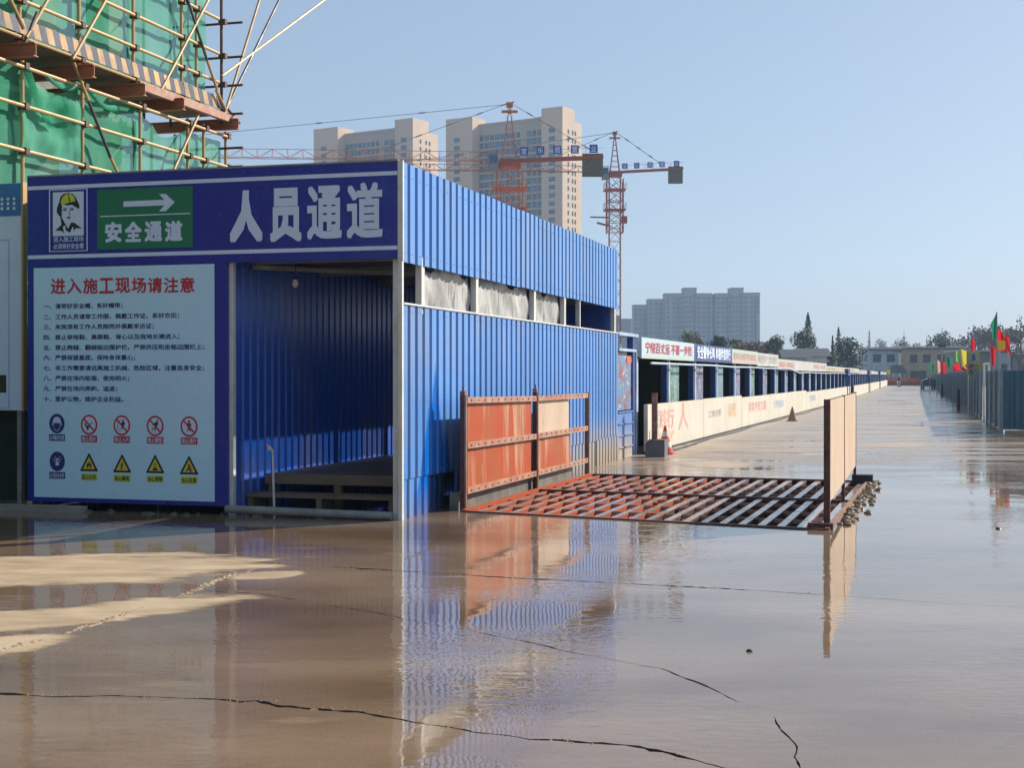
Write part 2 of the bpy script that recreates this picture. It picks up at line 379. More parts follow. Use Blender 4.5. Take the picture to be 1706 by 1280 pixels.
wetc = n.mix(n.ramp(n.noise(5, (.5, 1.3, 1), 7, vec=rv, rough=.7), .55, .7, 0, .45), wetc, (.13, .09, .06))
grain = n.ramp(n.noise(75, detail=5, vec=rv, rough=.7), .3, .7, .8, 1.15)
dryc = n.mix(n.ramp(n.noise(3, (.6, 1.4, 1), 5, vec=rv), .35, .65), (.37, .27, .17), (.54, .41, .28))
dryc = n.mix(n.ramp(cz, 25, 40), dryc, n.mix(n.noise(.4, (.5, 1.5, 1), 4, vec=rv), (.33, .285, .24), (.45, .395, .33)))
k = n.mix(dry, wetc, dryc)
silt0 = n.math('MULTIPLY', n.ramp(n.noise(2.6, (.5, 1.6, 1), 7, vec=rv, rough=.7), .56, .66), n.ramp(n.noise(.5, (.6, 1.1, 1), 3, vec=rv), .46, .6))
k = n.mix(n.math('MULTIPLY', silt0, .45), k, (.36, .27, .19))
sc = n.new('VectorMath', operation='SCALE'); n.l.new(k, sc.inputs[0]); n.l.new(grain, sc.inputs['Scale'])
n.l.new(sc.outputs[0], b.inputs['Base Color'])
film = n.ramp(n.noise(1.1, (.5, 1.4, 1), 5, vec=rv, rough=.65), .42, .62)   # thinner / thicker water
silt = n.math('MULTIPLY', n.ramp(n.noise(2.6, (.5, 1.6, 1), 7, vec=rv, rough=.7), .56, .66), n.ramp(n.noise(.5, (.6, 1.1, 1), 3, vec=rv), .46, .6))
trk = n.ramp(n.noise(1.5, (1.6, .12, 1), 3), .6, .72)      # faint tyre tracks running down the road
rw = n.math('ADD', n.ramp(film, 0, 1, .012, .06), n.math('ADD', n.math('MULTIPLY', silt, .2), n.math('MULTIPLY', trk, .05)))
n.put(b.inputs['Roughness'], n.math('ADD', n.math('MULTIPLY', dry, .62), n.math('MULTIPLY', rw, n.math('SUBTRACT', 1, dry))))
b.inputs['IOR'].default_value = 1.47; b.inputs['Specular IOR Level'].default_value = .5
rip = n.math('ADD', n.math('MULTIPLY', n.noise(11, (.75, 1.3, 1), 1.5, vec=rv), n.ramp(n.noise(.45, detail=2, vec=rv), .42, .58, .03, 1)), n.math('MULTIPLY', n.noise(2, (1, 1, 1), 2, vec=rv), .5))
hb = n.math('ADD', n.math('MULTIPLY', rip, .5), n.math('MULTIPLY', n.math('MULTIPLY', n.noise(70, detail=4, vec=rv), n.math('ADD', n.math('MULTIPLY', dry, 1), n.math('MULTIPLY', silt, .12))), .7))
hb = n.math('ADD', hb, n.math('MULTIPLY', dry, .8))
n.l.new(n.bump(hb, .5, .011), b.inputs['Normal'])
m['ground'] = mt
m['crackfill'] = mat('crack_soil', (.03, .022, .016), .8, dirt=(.2, .14, .09), damt=.45, dscale=8)
ground = tag(gm.build('ground', m['ground']), kind='structure')
ground['label'] = 'wet brown concrete site road with cracks and puddles'
crack_mb.build('crack', m['crackfill'], ground)
# crumbled mortar bead along the old joint
rid = MB(); rp = [P(*q, z=0) for q in ((-60,1103),(0,1084),(60,1068),(110,1056),(170,1037),(240,1012),(310,990),(372,963),(430,946),(475,934))]
for i in range(len(rp)-1):
    L = (rp[i+1]-rp[i]).length; k_ = max(2, int(L/.016))
    for j in range(k_):
        q = rp[i].lerp(rp[i+1], j/k_)
        if random.random() < .12: continue
        s_ = random.uniform(.006, .022)*(1.2+math.sin(i*2.1+j*.05)); q += Vector((random.gauss(0, .016), random.gauss(0, .016), 0))
        rid.add([q+Vector((s_*math.cos(t)*random.uniform(.7, 1.2), s_*math.sin(t)*random.uniform(.7, 1.2), -.001)) for t in (0, 1.25, 2.5, 3.77, 5.0)] + [q+Vector((0, 0, s_*.3))],
                [(0,1,5),(1,2,5),(2,3,5),(3,4,5),(4,0,5)])
for pl, hw in cracks[:1]+cracks[2:3]:
    for _ in range(70 if hw > .015 else 25):
        i = random.randrange(len(pl)-1); t = random.random(); q = P(pl[i][0]+(pl[i+1][0]-pl[i][0])*t, pl[i][1]+(pl[i+1][1]-pl[i][1])*t, z=0)
        q += Vector((random.gauss(0, .03), random.gauss(0, .03), 0)); s_ = random.uniform(.003, .011)
        rid.add([q+Vector((s_*math.cos(a_), s_*math.sin(a_), -.001)) for a_ in (0, 1.5, 3.1, 4.6)]+[q+Vector((0, 0, s_*.6))], [(0,1,4),(1,2,4),(2,3,4),(3,0,4)])
m['mortar'] = mat('mortar', (.42, .31, .2), .85, var=.5, scale=40)
rid.build('mortar_bead', m['mortar'], ground, kind='stuff')
# pit under the grate
pm = MB()
for i in range(4):
    a = PITC[i]; c = PITC[(i+1) % 4]; dn = Vector((0, 0, -.7))
    pm.add([a, c, c+dn, a+dn], [(0,1,2,3)])
pm.add([p+Vector((0,0,-.7)) for p in PITC], [(0,1,2,3)])
pm.build('pit_wall', m['pit'], ground)
wm = MB(); wm.add([p+Vector((0,0,-.5)) for p in PITC], [(0,1,2,3)]); tag(wm.build('pit_water', m['pit_water'], ground), kind='structure')
# small stones in the open
def stone(mb, c, s_, m_=0):
    c = Vector(c); o = []
    for zz, k_, rr in ((0, 6, 1), (.45, 6, .9), (.75, 5, .5)):
        for i in range(k_):
            t = 2*math.pi*i/k_ + zz
            o.append(c+Vector((math.cos(t)*rr*s_*random.uniform(.75, 1.2), math.sin(t)*rr*s_*random.uniform(.7, 1.1), zz*s_*random.uniform(.8, 1.1))))
    fs = [(i, (i+1) % 6, 6+(i+1) % 6, 6+i) for i in range(6)] + [(6+i, 6+(i+1) % 6, 12+min(4, i)) for i in range(6)] + [tuple(range(12, 17))]
    fs += [(6+5, 12+4, 12+0)] if False else []
    mb.add(o, fs, m_)
for (px, py, s_, lb) in ((1248, 1086, .02, 'small dark stone lying alone on the wet foreground concrete'), (1663, 882, .03, 'small dark stone on the wet road at right')):
    sb = MB(); q = P(px, py, z=0); stone(sb, q-Vector((0,0,.002)), s_)
    if px == 1248: stone(sb, q+Vector((.012, .006, .004)), .011, 1)
    tag(sb.build('stone', [m['black'], m['concrete']]), lb, 'stone')

# ============================================================ CORRUGATED SHEETS
def sheet_mesh(w, h, ribs, depth=.027, crest=.62, tr_=.09, mt=None, name='wall_sheet'):
    """local: width along +x, crest faces -y, up z"""
    pitch = w/ribs; mb = MB(); prof = []
    for i in range(ribs):
        x = i*pitch; g = (1-crest-2*tr_)/2
        prof += [(x, depth), (x+pitch*g, depth), (x+pitch*(g+tr_), 0), (x+pitch*(g+tr_+crest), 0), (x+pitch*(1-g), depth)]
    prof.append((w, depth))
    n_ = len(prof); th = .0015
    vs = [(x, y, 0) for x, y in prof] + [(x, y, h) for x, y in prof]
    mb.add(vs, [(i, i+1, n_+i+1, n_+i) for i in range(n_-1)])
    me = bpy.data.meshes.new(name); me.from_pydata([tuple(v) for v in mb.v], [], mb.f); me.materials.append(mt); me.update()
    return me
def sheets(parent, me, w, count, start, dirv, z, name='wall_sheet', jit=.003):
    """row of separate sheets; outward normal is dirv rotated by -90 deg"""
    dirv = Vector(dirv); rz = math.atan2(dirv.y, dirv.x); out = []
    for i in range(count):
        o = link(name, me, parent)
        q = Vector(start)+dirv*(i*w) + Vector((dirv.y, -dirv.x, 0))*(random.uniform(0, jit) + (.0015 if i % 2 else 0)); q.z = z+random.uniform(-.006, .006)
        o.location = q-offs(parent); o.rotation_euler = (0, 0, rz)
        o.rotation_euler[1] = random.uniform(-.001, .001)
        out.append(o)
    return out

# ============================================================ ENTRANCE PASSAGE
SX = -5.48; SY = 14.59; SE = 26.2; TOP = 3.95
XL = P(46, 640, Y=SY).x; XO = P(378, 640, Y=SY).x; XR = SX
shed = thing('entrance_shed', 'blue corrugated personnel passage shed with sign-covered front on the left', 'shed', (SX, SY, 0))
# front header
hb_ = MB(); hb_.box((XL, SY, 2.88), (XR-.035, SY+.05, TOP)); header = hb_.build('header_board', m['sign_blue'], shed)
lp = MB(); lp.box((XL, SY+.002, .10), (XO, SY+.05, 2.878)); leftp = lp.build('front_panel', m['sign_blue'], shed)
FX = (1, 0, 0); yf = SY-.004
def fz(py, px=500): return P(px, py, Y=SY).z
def fx(px): return P(px, 640, Y=SY).x
for z0 in (fz(288, 660), fz(412.5, 660)):
    s_ = MB(); s_.box((XL+.01, SY-.004, z0-.022), (XR-.04, SY+.001, z0+.022)); s_.build('stripe', m['print_white'], header)
def ptext(body, px0, px1, py0, py1, mt, parent, name='lettering', bold=.012, depth=.0, yoff=-.006):
    a = P(px0, (py0+py1)/2, Y=SY); b_ = P(px1, (py0+py1)/2, Y=SY); pm_ = (px0+px1)/2
    h = P(pm_, py0, Y=SY).z-P(pm_, py1, Y=SY).z; c = (a+b_)/2; c.y = SY+yoff
    return text(name, body, mt, parent, c, FX, b_.x-a.x, h, depth, bold)
for ch, a, b_, t0, t1 in (('人', 383, 438, 317, 404), ('员', 450, 503, 313, 403), ('通', 512, 570, 309, 399), ('道', 578, 638, 304, 397)):
    ptext(ch, a, b_, t0, t1, m['print_white'], header, bold={'人': .045, '员': .036}.get(ch, .026))
# green safe passage sign
gs = MB(); gs.box((fx(163), SY-.008, fz(414, 243)), (fx(322), SY, fz(313, 243))); green = gs.build('direction_sign', m['green_print'], header)
ag = MB(); z1 = fz(338.5, 250)
ax0, ax1 = fx(207), fx(292); hz_ = .030
pts = [(ax0, -.032), (ax1-.13, -.032), (ax1-.20, -.1), (ax1-.115, -.1), (ax1, 0), (ax1-.115, .1), (ax1-.20, .1), (ax1-.13, .032), (ax0, .032)]
ag.prism([(x, SY-.011, z1+zz) for x, zz in pts], (0, .004, 0)); ag.build('arrow', m['print_white'], green)
lg = MB(); lg.box((fx(168), SY-.011, fz(358.2, 243)-.006), (fx(318), SY-.007, fz(358.2, 243)+.006)); lg.build('rule_line', m['print_white'], green)
for ch, a, b_ in (('安', 176, 204), ('全', 209, 237), ('通', 242, 271), ('道', 276, 305)):
    ptext(ch, a, b_, 370-(a-176)*.02, 404-(a-176)*.02, m['print_white'], green, bold=.035, yoff=-.012)
# helmet picture sign
hs = MB(); X0, X1 = fx(83), fx(147); Z0, Z1 = fz(419, 115), fz(315, 115)
Wd = X1-X0; Hd = Z1-Z0
def q2(u, v, d=0): return (X0+u*Wd, SY-.010-d*.0015, Z0+v*Hd)
def poly2(mb, pts, mi, d): mb.prism([q2(u, v, d) for u, v in pts], (0, .001, 0), mi)
hs.box((X0, SY-.006, Z0), (X1, SY-.0005, Z1), 1)
for a, b_ in (((0,0),(1,.012)), ((0,.988),(1,1)), ((0,.012),(.025,.988)), ((.975,.012),(1,.988))):
    hs.box((X0+a[0]*Wd, SY-.009, Z0+a[1]*Hd), (X0+b_[0]*Wd, SY-.006, Z0+b_[1]*Hd), 0)
poly2(hs, [(.1, .25), (.9, .25), (.9, .955), (.1, .955)], 0, -1)
def wide(a, n_=24): return [(a[0]+a[2]*math.cos(2*math.pi*i/n_), a[1]+a[3]*math.sin(2*math.pi*i/n_)) for i in range(n_)]
poly2(hs, [(.24,.60),(.2,.64),(.21,.70),(.27,.80),(.30,.88),(.38,.925),(.5,.94),(.62,.92),(.70,.86),(.76,.78),(.8,.72),(.77,.67),(.72,.70),(.34,.76),(.33,.55),(.40,.47),(.33,.42),(.3,.55)], 2, 0)   # brim, strap, back hair
poly2(hs, [(.33,.74),(.31,.80),(.36,.88),(.46,.925),(.58,.92),(.66,.87),(.69,.80),(.60,.795),(.45,.77)], 3, 1)      # helmet shell
for ln in (((.5,.925),(.515,.925),(.56,.80),(.53,.79)),): poly2(hs, ln, 2, 2)
poly2(hs, [(.36,.72),(.34,.62),(.36,.54),(.42,.47),(.50,.44),(.58,.47),(.66,.54),(.70,.63),(.71,.70),(.6,.745),(.46,.735)], 0, 1)   # face
for e in ((.42,.665,.055,.012),(.60,.668,.055,.012),(.43,.692,.06,.006),(.6,.694,.06,.006),(.535,.59,.03,.006),(.52,.545,.06,.011),(.52,.53,.035,.006)): poly2(hs, wide(e, 10), 2, 2)
poly2(hs, [(.52,.67),(.535,.67),(.555,.60),(.54,.598)], 2, 2)
poly2(hs, [(.16,.335),(.34,.44),(.40,.47),(.44,.43),(.36,.40),(.40,.29),(.34,.33),(.26,.34)], 2, 1)
poly2(hs, [(.86,.36),(.66,.46),(.58,.46),(.50,.36),(.46,.40),(.42,.44),(.44,.34),(.55,.30),(.62,.40),(.66,.33),(.70,.37)], 2, 1)
poly2(hs, [(.44,.45),(.50,.37),(.56,.45),(.5,.43)], 0, 2)
hel = hs.build('helmet_sign', [m['print_white'], m['sign_blue'], m['print_black'], m['print_lime']], header)
ptext('进入施工现场', 90, 140, 394, 403, m['print_white'], hel, bold=.012, yoff=-.011)
ptext('必须带好安全帽', 90, 140, 405.5, 415, m['print_white'], hel, bold=.012, yoff=-.011)
# notice sheet
BX0, BX1 = fx(57), fx(357.5); BZ0, BZ1 = fz(832, 200), fz(443.5, 200)
nb = MB(); nb.box((BX0, SY-.005, BZ0), (BX1, SY+.001, BZ1)); notice = nb.build('notice_sheet', m['board'], leftp)
for i, ch in enumerate('进入施工现场请注意'):
    a = 85+i*26.9; ptext(ch, a, a+24.6, 464-i*.3, 490-i*.3, m['print_red'], notice, bold=.022, yoff=-.008)
rules = ['一、请带好安全帽，系好帽带；', '二、工作人员请穿工作服，佩戴工作证，系好衣扣；', '三、来宾须有工作人员陪同并佩戴来访证；', '四、禁止穿拖鞋、高跟鞋、背心以及拖地长裙进入；',
 '五、禁止跨越、翻越临边围护栏，严禁挤压和坐临边围栏上；', '六、严禁探望基底，保持身体重心；', '七、非工作需要请远离施工机械、危险区域，注重自身安全；', '八、严禁在场内吸烟，使用明火；', '九、严禁在场内奔跑、追逐；', '十、爱护公物，维护企业利益。']
ends = [205, 299, 257, 300, 341, 226, 341, 216, 196, 206]
for i, (t_, e) in enumerate(zip(rules, ends)):
    y_ = 510+i*17.25
    ptext(t_, 73, e, y_-4.8, y_+4.8, m['print_navy'], notice, name='rule_text', bold=.022, yoff=-.008)
def picto(px, py, kind, cap):
    c = P(px, py, Y=SY); sc_ = 1/148.0   # metres per photo pixel on the board
    mb = MB(); L0 = SY-.008
    def pp(pts, mi, lv): mb.prism([(c.x+x*sc_, L0-lv*.0012, c.z+y*sc_) for x, y in pts], (0, .0008, 0), mi)
    def circ(r_, n_=28, cx_=0, cy_=0, ry=None): return [(cx_+r_*math.cos(2*math.pi*i/n_), cy_+(ry or r_)*math.sin(2*math.pi*i/n_)) for i in range(n_)]
    def man(x, y, s_, mi, lv, lean=0):
        pp(circ(1.7*s_, 10, x+lean*3, y+7*s_), mi, lv)
        pp([(x-2*s_, y+4.8*s_), (x+2.4*s_+lean, y+4.8*s_), (x+4.4*s_, y), (x+3.4*s_, y-.5*s_), (x+1.8*s_, y+2*s_), (x+1.6*s_, y-2*s_), (x+3.4*s_, y-8*s_), (x+1.7*s_, y-8*s_), (x, y-3*s_), (x-2.4*s_, y-8*s_), (x-4*s_, y-7.6*s_), (x-1.6*s_, y-2*s_), (x-1.6*s_, y+1.5*s_), (x-3.4*s_, y-.6*s_), (x-4.4*s_, y)], mi, lv)
    # colours: 0 white 1 navy 2 red 3 black 4 yellow 5 lime
    if kind[0] == 'm':
        pp(circ(15.3, 32, ry=17.2), 1, 0)
        if kind == 'm1':
            pp([(-8.5,1),(-8,6),(-5,10.5),(0,12),(5,10.5),(8,6),(8.5,1),(9.5,0),(9,-4),(7,-2),(5.5,-9),(2,-13),(-2,-13),(-5.5,-9),(-7,-2),(-9,-4),(-9.5,0)], 0, 1)
            pp([(-7,1),(7,1),(6,-5),(4.5,-9),(1.5,-12),(-1.5,-12),(-4.5,-9),(-6,-5)], 1, 2)
        else:
            pp(circ(2.4, 10, 0, 3), 0, 1); pp([(-3.5,-7),(3.5,-7),(2.5,-.5),(-2.5,-.5)], 0, 1)
            for s_ in (-1, 1): pp([(s_*2, 4), (s_*3, 4), (s_*6, 9), (s_*5.2, 9)], 0, 1); pp([(s_*3, -2), (s_*4, -2), (s_*8, 5), (s_*7, 5)], 0, 1)
    elif kind[0] == 'p':
        pp(circ(16.2, 32, ry=17.6), 2, 0); pp(circ(13, 32, ry=14.3), 0, 1)
        if kind == 'p1': pp([(-9,3),(-7,4),(-6,0),(-2,-2),(3,-3),(2,-5),(-2,-5),(0,-8),(-3,-9),(-5,-7),(-5,-4),(-8,-1)], 3, 2); pp([(1,1),(7,5),(8,4),(2,0)], 3, 2)
        if kind == 'p2': man(2.5, 1, 1.05, 3, 2); pp([(-8,-9),(-7.2,-9),(-7.2,9),(-8,9)], 3, 2); pp([(-7.2,8.2),(-2,8.2),(-2,9),(-7.2,9)], 3, 2); pp([(-7.2,-9),(-2,-9),(-2,-8.2),(-7.2,-8.2)], 3, 2)
        if kind == 'p3': man(2, 1.5, 1.05, 3, 2, .9); pp([(-6,-10),(-5,-10),(-5,0),(-6,0)], 3, 2); pp([(0,-10),(1,-10),(1,-4),(0,-4)], 3, 2); pp([(-6,-5),(1,-5),(1,-4),(-6,-4)], 3, 2)
        if kind == 'p4': man(0, .5, 1.15, 3, 2)
        pp([(-10.5,8.5),(-8.5,10.6),(10.5,-8.5),(8.5,-10.6)], 2, 3)
    else:
        pp([(-17,-13),(17,-13),(17.3,-11.5),(.9,18),(-.9,18),(-17.3,-11.5)], 3, 0); pp([(-12.2,-9.6),(12.2,-9.6),(0,12.6)], 4, 1)
        if kind == 'w1': pp([(-3,-8),(3,-8),(5,-4),(4,0),(2.4,-2),(1,4),(-2,0),(-3,1),(-5,-4)], 3, 2); pp([(-1.8,-7.6),(1.8,-7.6),(2.2,-5),(0,-2.5),(-2,-5)], 4, 3)
        if kind == 'w2': pp([(1.5,6),(-3.5,-1.5),(-.2,-1),(-2,-5),(-3.4,-4.2),(-.6,-9),(1.2,-4),(0,-4.6),(3,.8),(.2,.6),(3,5)], 3, 2)
        if kind == 'w3': pp([(-4.5,-8.6),(4.5,-8.6),(4.5,-4.8),(-4.5,-4.8)], 3, 2); pp(circ(1.7, 10, 0, -3), 3, 2); pp([(-4,-1),(0,5),(3.6,0),(2.8,-.4),(0,3),(-3,-1.4)], 3, 2)
        if kind == 'w4': pp([(-1,6),(.6,5.4),(1,-2),(6,-6),(5,-8),(0,-5),(-5,-8),(-6,-6.6),(-2,-3)], 3, 2); pp(circ(1.5, 10, 3, -8), 3, 2); pp([(1,3),(5,-2),(4,-2.6),(0,1.6)], 3, 2)
    ky = -24.5 if kind[0] != 'w' else -23
    hw = 15.8; ci = {'m': 1, 'p': 2, 'w': 5}[kind[0]]
    pp([(-hw, ky-5.8), (hw, ky-5.8), (hw, ky+5.8), (-hw, ky+5.8)], ci, 0)
    o = mb.build('pictogram', [m['print_white'], m['print_navy'], m['print_red'], m['print_black'], m['print_yellow'], m['print_lime']], notice)
    t_ = text('pictogram_caption', cap, m['print_black'] if kind[0] == 'w' else m['print_white'], notice, (c.x, L0-.003, c.z+ky*sc_), FX, 28*sc_, 8.6*sc_, 0, .014)
for a in ((95.5,706,'m1','必须戴安全帽'),(149,708,'p1','禁止烟火'),(203.5,709,'p2','禁止入内'),(259,710,'p3','禁止攀登'),(315.5,711,'p4','禁止通行'),
          (96,769,'m2','必须系安全带'),(149,773,'w1','当心火灾'),(204,775,'w2','当心触电'),(259,776,'w3','当心落物'),(315.5,778,'w4','当心坠落')): picto(*a)
# side wall sheets
PW = 1.0
n_sh = 12; wsh = (SE-SY)/n_sh
meU = sheet_mesh(wsh, TOP-2.85, 4, mt=m['siding']); meL = sheet_mesh(wsh, 2.38-.44, 4, mt=m['siding']); meB = sheet_mesh(wsh, .48, 4, mt=m['siding'])
sheets(shed, meU, wsh, n_sh, (SX, SY+.01, 0), (0, 1, 0), 2.85)
sheets(shed, meL, wsh, n_sh, (SX, SY+.01, 0), (0, 1, 0), .44)
bs = sheets(shed, meB, wsh, n_sh, (SX-.012, SY+.01, 0), (0, 1, 0), -.02)
for i, o in enumerate(bs):
    if i == 1: o.location.x -= .08; o.rotation_euler[0] = .0; o.rotation_euler[1] = .02; o.rotation_euler[2] += .07
    if i > 9: o.location.x += .03
scr = MB()
for zz in (.5, 1.3, 2.3, 2.95, 3.8):
    for i in range(n_sh*4):
        y = SY+.01+(i+.5)*wsh/4; scr.tube((SX-.002, y, zz), (SX+.007, y, zz), .008, 6)
scr.build('screw', m['grey_steel'], shed, kind='stuff')
# inner left wall and outer left wall
XW = XO-.03
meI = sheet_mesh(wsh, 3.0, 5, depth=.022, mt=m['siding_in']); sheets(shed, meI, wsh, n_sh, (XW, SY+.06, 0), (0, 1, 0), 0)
meO = sheet_mesh(wsh, TOP-.05, 4, mt=m['siding']); sheets(shed, meO, wsh, n_sh, (XL+.03, SE, 0), (0, -1, 0), 0)
# trims, posts, roof
tr_ = MB(); tr_.box((SX-.01, SY+.06, 2.38), (SX+.02, SE, 2.40)); tr_.build('sill_trim', m['white_paint'], shed)
tr_ = MB(); tr_.box((XR-.034, SY-.006, 2.86), (XR+.026, SY+.03, TOP+.005)); tr_.build('corner_trim', m['white_paint'], shed)
tr_ = MB(); tr_.box((XL, SY-.002, TOP+.001), (XR-.036, SY+.06, TOP+.02)); tr_.build('cap_trim', m['grey_steel'], shed)
pw = MB(); pw.box((XR-.115, SY+.06, 0), (XR-.035, SY+.16, 2.9)); pw.build('post', m['white_paint'], shed)
pw = MB(); pw.box((XR-.03, SY-.002, 0), (XR+.015, SY+.05, 2.858)); pw.build('post', m['white_paint'], shed)
for px in (707, 797, 893, 943, 968, 1026):
    y = P(px, 500, X=SX).y; w_ = .10 if px != 968 else .05
    pw = MB(); pw.box((SX-.09, y-w_/2, 2.3), (SX-.015, y+w_/2, 2.95)); pw.build('post', m['white_paint'], shed)
ppx = MB(); ppx.box((XO-.01, SY+.06, 0), (XO+.05, SY+.12, 2.9)); ppx.build('post', m['white_paint'], shed)
fy = [P(px, 500, X=SX).y for px in (712, 797, 893, 943)]
for i in range(3):
    fm = MB(); N = 16; y0, y1 = fy[i]+.06, fy[i+1]-.06
    vs = []
    for j in range(N+1):
        for k_ in range(9):
            t = j/N; zz = 2.36+k_/8*.52 - (.10*max(0, math.sin(t*9+i*2))**3 if k_ == 8 else 0)
            vs.append((SX-.11+.02*math.sin(t*7+i)*math.sin(k_*.5)+.012*math.sin(t*23+k_), y0+(y1-y0)*t, zz))
    fm.add(vs, [(j*9+k_, j*9+k_+1, (j+1)*9+k_+1, (j+1)*9+k_) for j in range(N) for k_ in range(8)])
    fm.build('plastic_film', m['film'], shed, smooth=True)
for i in range(12):
    rf = MB(); y0 = SY+.06+i*(SE-SY-.06)/12; rf.box((XL+.04, y0, 3.02+.004*(i % 2)), (SX-.04, y0+(SE-SY)/12-.012, 3.05+.004*(i % 2))); rf.build('roof_panel', m['ceiling'], shed)
for i, y0 in enumerate((SY+.5, SY+2.6, SY+4.7, SY+6.8, SY+8.9, SY+11)):
    rf = MB(); rf.box((XW+.03, y0, 2.90), (SX-.12, y0+.08, 3.015)); rf.build('roof_beam', m['grey_steel'], shed)
rf = MB(); rf.bar((XW+.1, SY+.5, 2.86), (SX-.2, SY+2.6, 2.86), .05, .05); rf.build('roof_brace', m['grey_steel'], shed)
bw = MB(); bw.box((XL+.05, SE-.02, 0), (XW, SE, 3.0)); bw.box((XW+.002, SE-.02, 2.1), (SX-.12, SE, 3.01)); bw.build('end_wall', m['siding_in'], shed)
bw = MB(); bw.box((XL, SE+.5, 0), (SX-.3, SE+.55, 3.7)); bw.build('rear_dark_backing', m['dark_concrete'], shed)  # added dark backing, blocks the sky so the slit's far end looks dark
# sill tube across the doorway
st = MB(); st.tube((XO+.0, SY-.02, .075), (XR-.1, SY-.02, .05), .045, 12); tag(st.build('threshold_pipe', m['grey_steel'], shed, smooth=False))
# raised deck inside the doorway
deck = thing('timber_platform', 'raised brown walkway platform with a step inside the shed doorway', 'platform', (XW+.05, 15.5, 0))
y0 = 15.5
for i in range(11):
    d_ = MB(); ya = y0+i*.96; d_.box((XW+.06, ya, .38+random.uniform(0, .004)), (SX-.13, ya+.945, .415+random.uniform(0, .004))); d_.build('deck_board', m['deck'], deck)
for za in (.34,):
    d_ = MB(); d_.box((XW+.08, y0-.03, .30), (SX-.13, y0, .40)); d_.build('edge_beam', m['old_wood'], deck)
for xa in (XW+.1, XW+.95, XW+1.75):
    d_ = MB(); d_.box((xa, y0+.003, 0), (xa+.09, y0+.09, .375)); d_.build('leg', m['old_wood'], deck)
d_ = MB(); d_.box((XW+.02, y0-.42, .17), (SX-.13, y0-.06, .21)); d_.build('step', m['old_wood'], deck)
d_ = MB(); d_.box((XW+.02, y0-.44, .03), (SX-.13, y0-.40, .168)); 
for xa in (XW+.03, XW+.9, XW+1.8): 
    d2 = MB(); d2.box((xa, y0-.40, 0), (xa+.07, y0-.08, .168)); d2.build('step_support', m['old_wood'], deck)
# pipe with tap
pp_ = thing('water_pipe', 'thin white standpipe with a bent tap head in front of the deck', 'pipe', P(457, 857, z=0))
q = P(457, 857, z=0); q.y -= 0
a = MB(); a.tube(q, q+Vector((-.02, 0, .72)), .013, 10); a.build('riser', m['white_paint'], pp_)
a = MB(); a.tube(q+Vector((-.02, 0, .72)), q+Vector((-.05, -.03, .78)), .016, 10); a.tube(q+Vector((-.05, -.03, .78)), q+Vector((-.05, -.03, .735)), .018, 10); a.build('tap', m['white_paint'], pp_)
a = MB(); a.tube(q+Vector((-.06, -.03, .77)), q+Vector((-.085, -.03, .79)), .012, 8); a.build('handle', m['cone_o'], pp_)
# bulb
q = P(492, 473, Y=15.15)
bl = thing('hanging_bulb', 'unlit white light bulb hanging under the shed ceiling', 'light bulb', q)
a = MB(); a.tube((q.x, q.y, 2.9), (q.x, q.y, q.z+.1), .006, 6); a.build('cable', m['black'], bl)
a = MB(); a.tube((q.x, q.y, q.z+.1), (q.x, q.y, q.z+.05), .022, 10); a.build('socket', m['black'], bl)
a = MB(); a.tube((q.x, q.y, q.z+.05), (q.x, q.y, q.z), .022, 12, .04); a.tube((q.x, q.y, q.z), (q.x, q.y, q.z-.04), .04, 12, .02); a.build('bulb', m['cone_w'], bl)
# clutter line under front panel
db = MB(); random.seed(3)
for i in range(40):
    stone(db, (random.uniform(XL-1.2, XO+.5), SY-.02+random.uniform(-.15, .1), 0), random.uniform(.015, .05))
tag(db.build('rubble', m['dark_concrete']), 'dark muddy rubble along the foot of the blue sign front', 'rubble', kind='stuff')
# ------------------------------------------------------------ left notice board
BY = 14.8; bx1 = P(40, 640, Y=BY).x; bz1 = P(20, 305, Y=BY).z; bz0 = P(20, 684, Y=BY).z; bx0 = bx1-1.6
lb = thing('poster_board', 'tall pale notice board with blue top band at the left edge', 'notice board', (bx1, BY, 0))
a = MB(); a.box((bx0, BY, bz0), (bx1-.03, BY+.03, bz1)); lbp = a.build('panel', m['print_white'], lb)
a = MB(); a.box((bx1-.028, BY-.012, bz0-.01), (bx1, BY+.07, bz1+.01)); a.build('frame', m['scaf'], lb)
a = MB(); a.box((bx0, BY-.004, fz(356, 20)), (bx1-.03, BY-.001, bz1-.005)); m['band'] = mat('band_blue', (.05, .2, .5), .4); a.build('top_band', m['band'], lbp)
a = MB()
for i in range(5):
    for j in range(3): a.tube((bx1-.13-i*.085, BY-.006, fz(327+j*8, 20)), (bx1-.13-i*.085, BY-.0045, fz(327+j*8, 20)), .02, 10)
a.build('dot_pattern', m['print_white'], lbp, kind='stuff')
m['band_pale'] = mat('band_pale', (.4, .55, .75), .4)
a = MB(); a.box((bx0, BY-.004, bz0+.02), (bx1-.2, BY-.001, fz(395, 20))); inner = a.build('poster', m['band_pale'], lbp)
a = MB(); a.box((bx0, BY-.0045, bz0+.03), (bx1-.215, BY-.0042, fz(398, 20))); a.build('picture', m['print_white'], lbp)
a = MB(); a.box((bx0, BY-.006, fz(655, 5)), (bx1-.245, BY-.0047, fz(625, 5))); a.build('picture', m['leaf_mid'], lbp)
text('lettering', '公示', m['print_navy'], lbp, (bx1-.44, BY-.006, fz(450, 5)), FX, .22, .26, 0, .02)
text('lettering', '工程', m['print_black'], lbp, (bx1-.44, BY-.006, fz(550, 5)), FX, .22, .22, 0, .02)
a = MB(); a.box((bx1-.12, BY+.03, 0), (bx1-.06, BY+.09, bz0+.3)); a.build('leg', m['grey_steel'], lb)
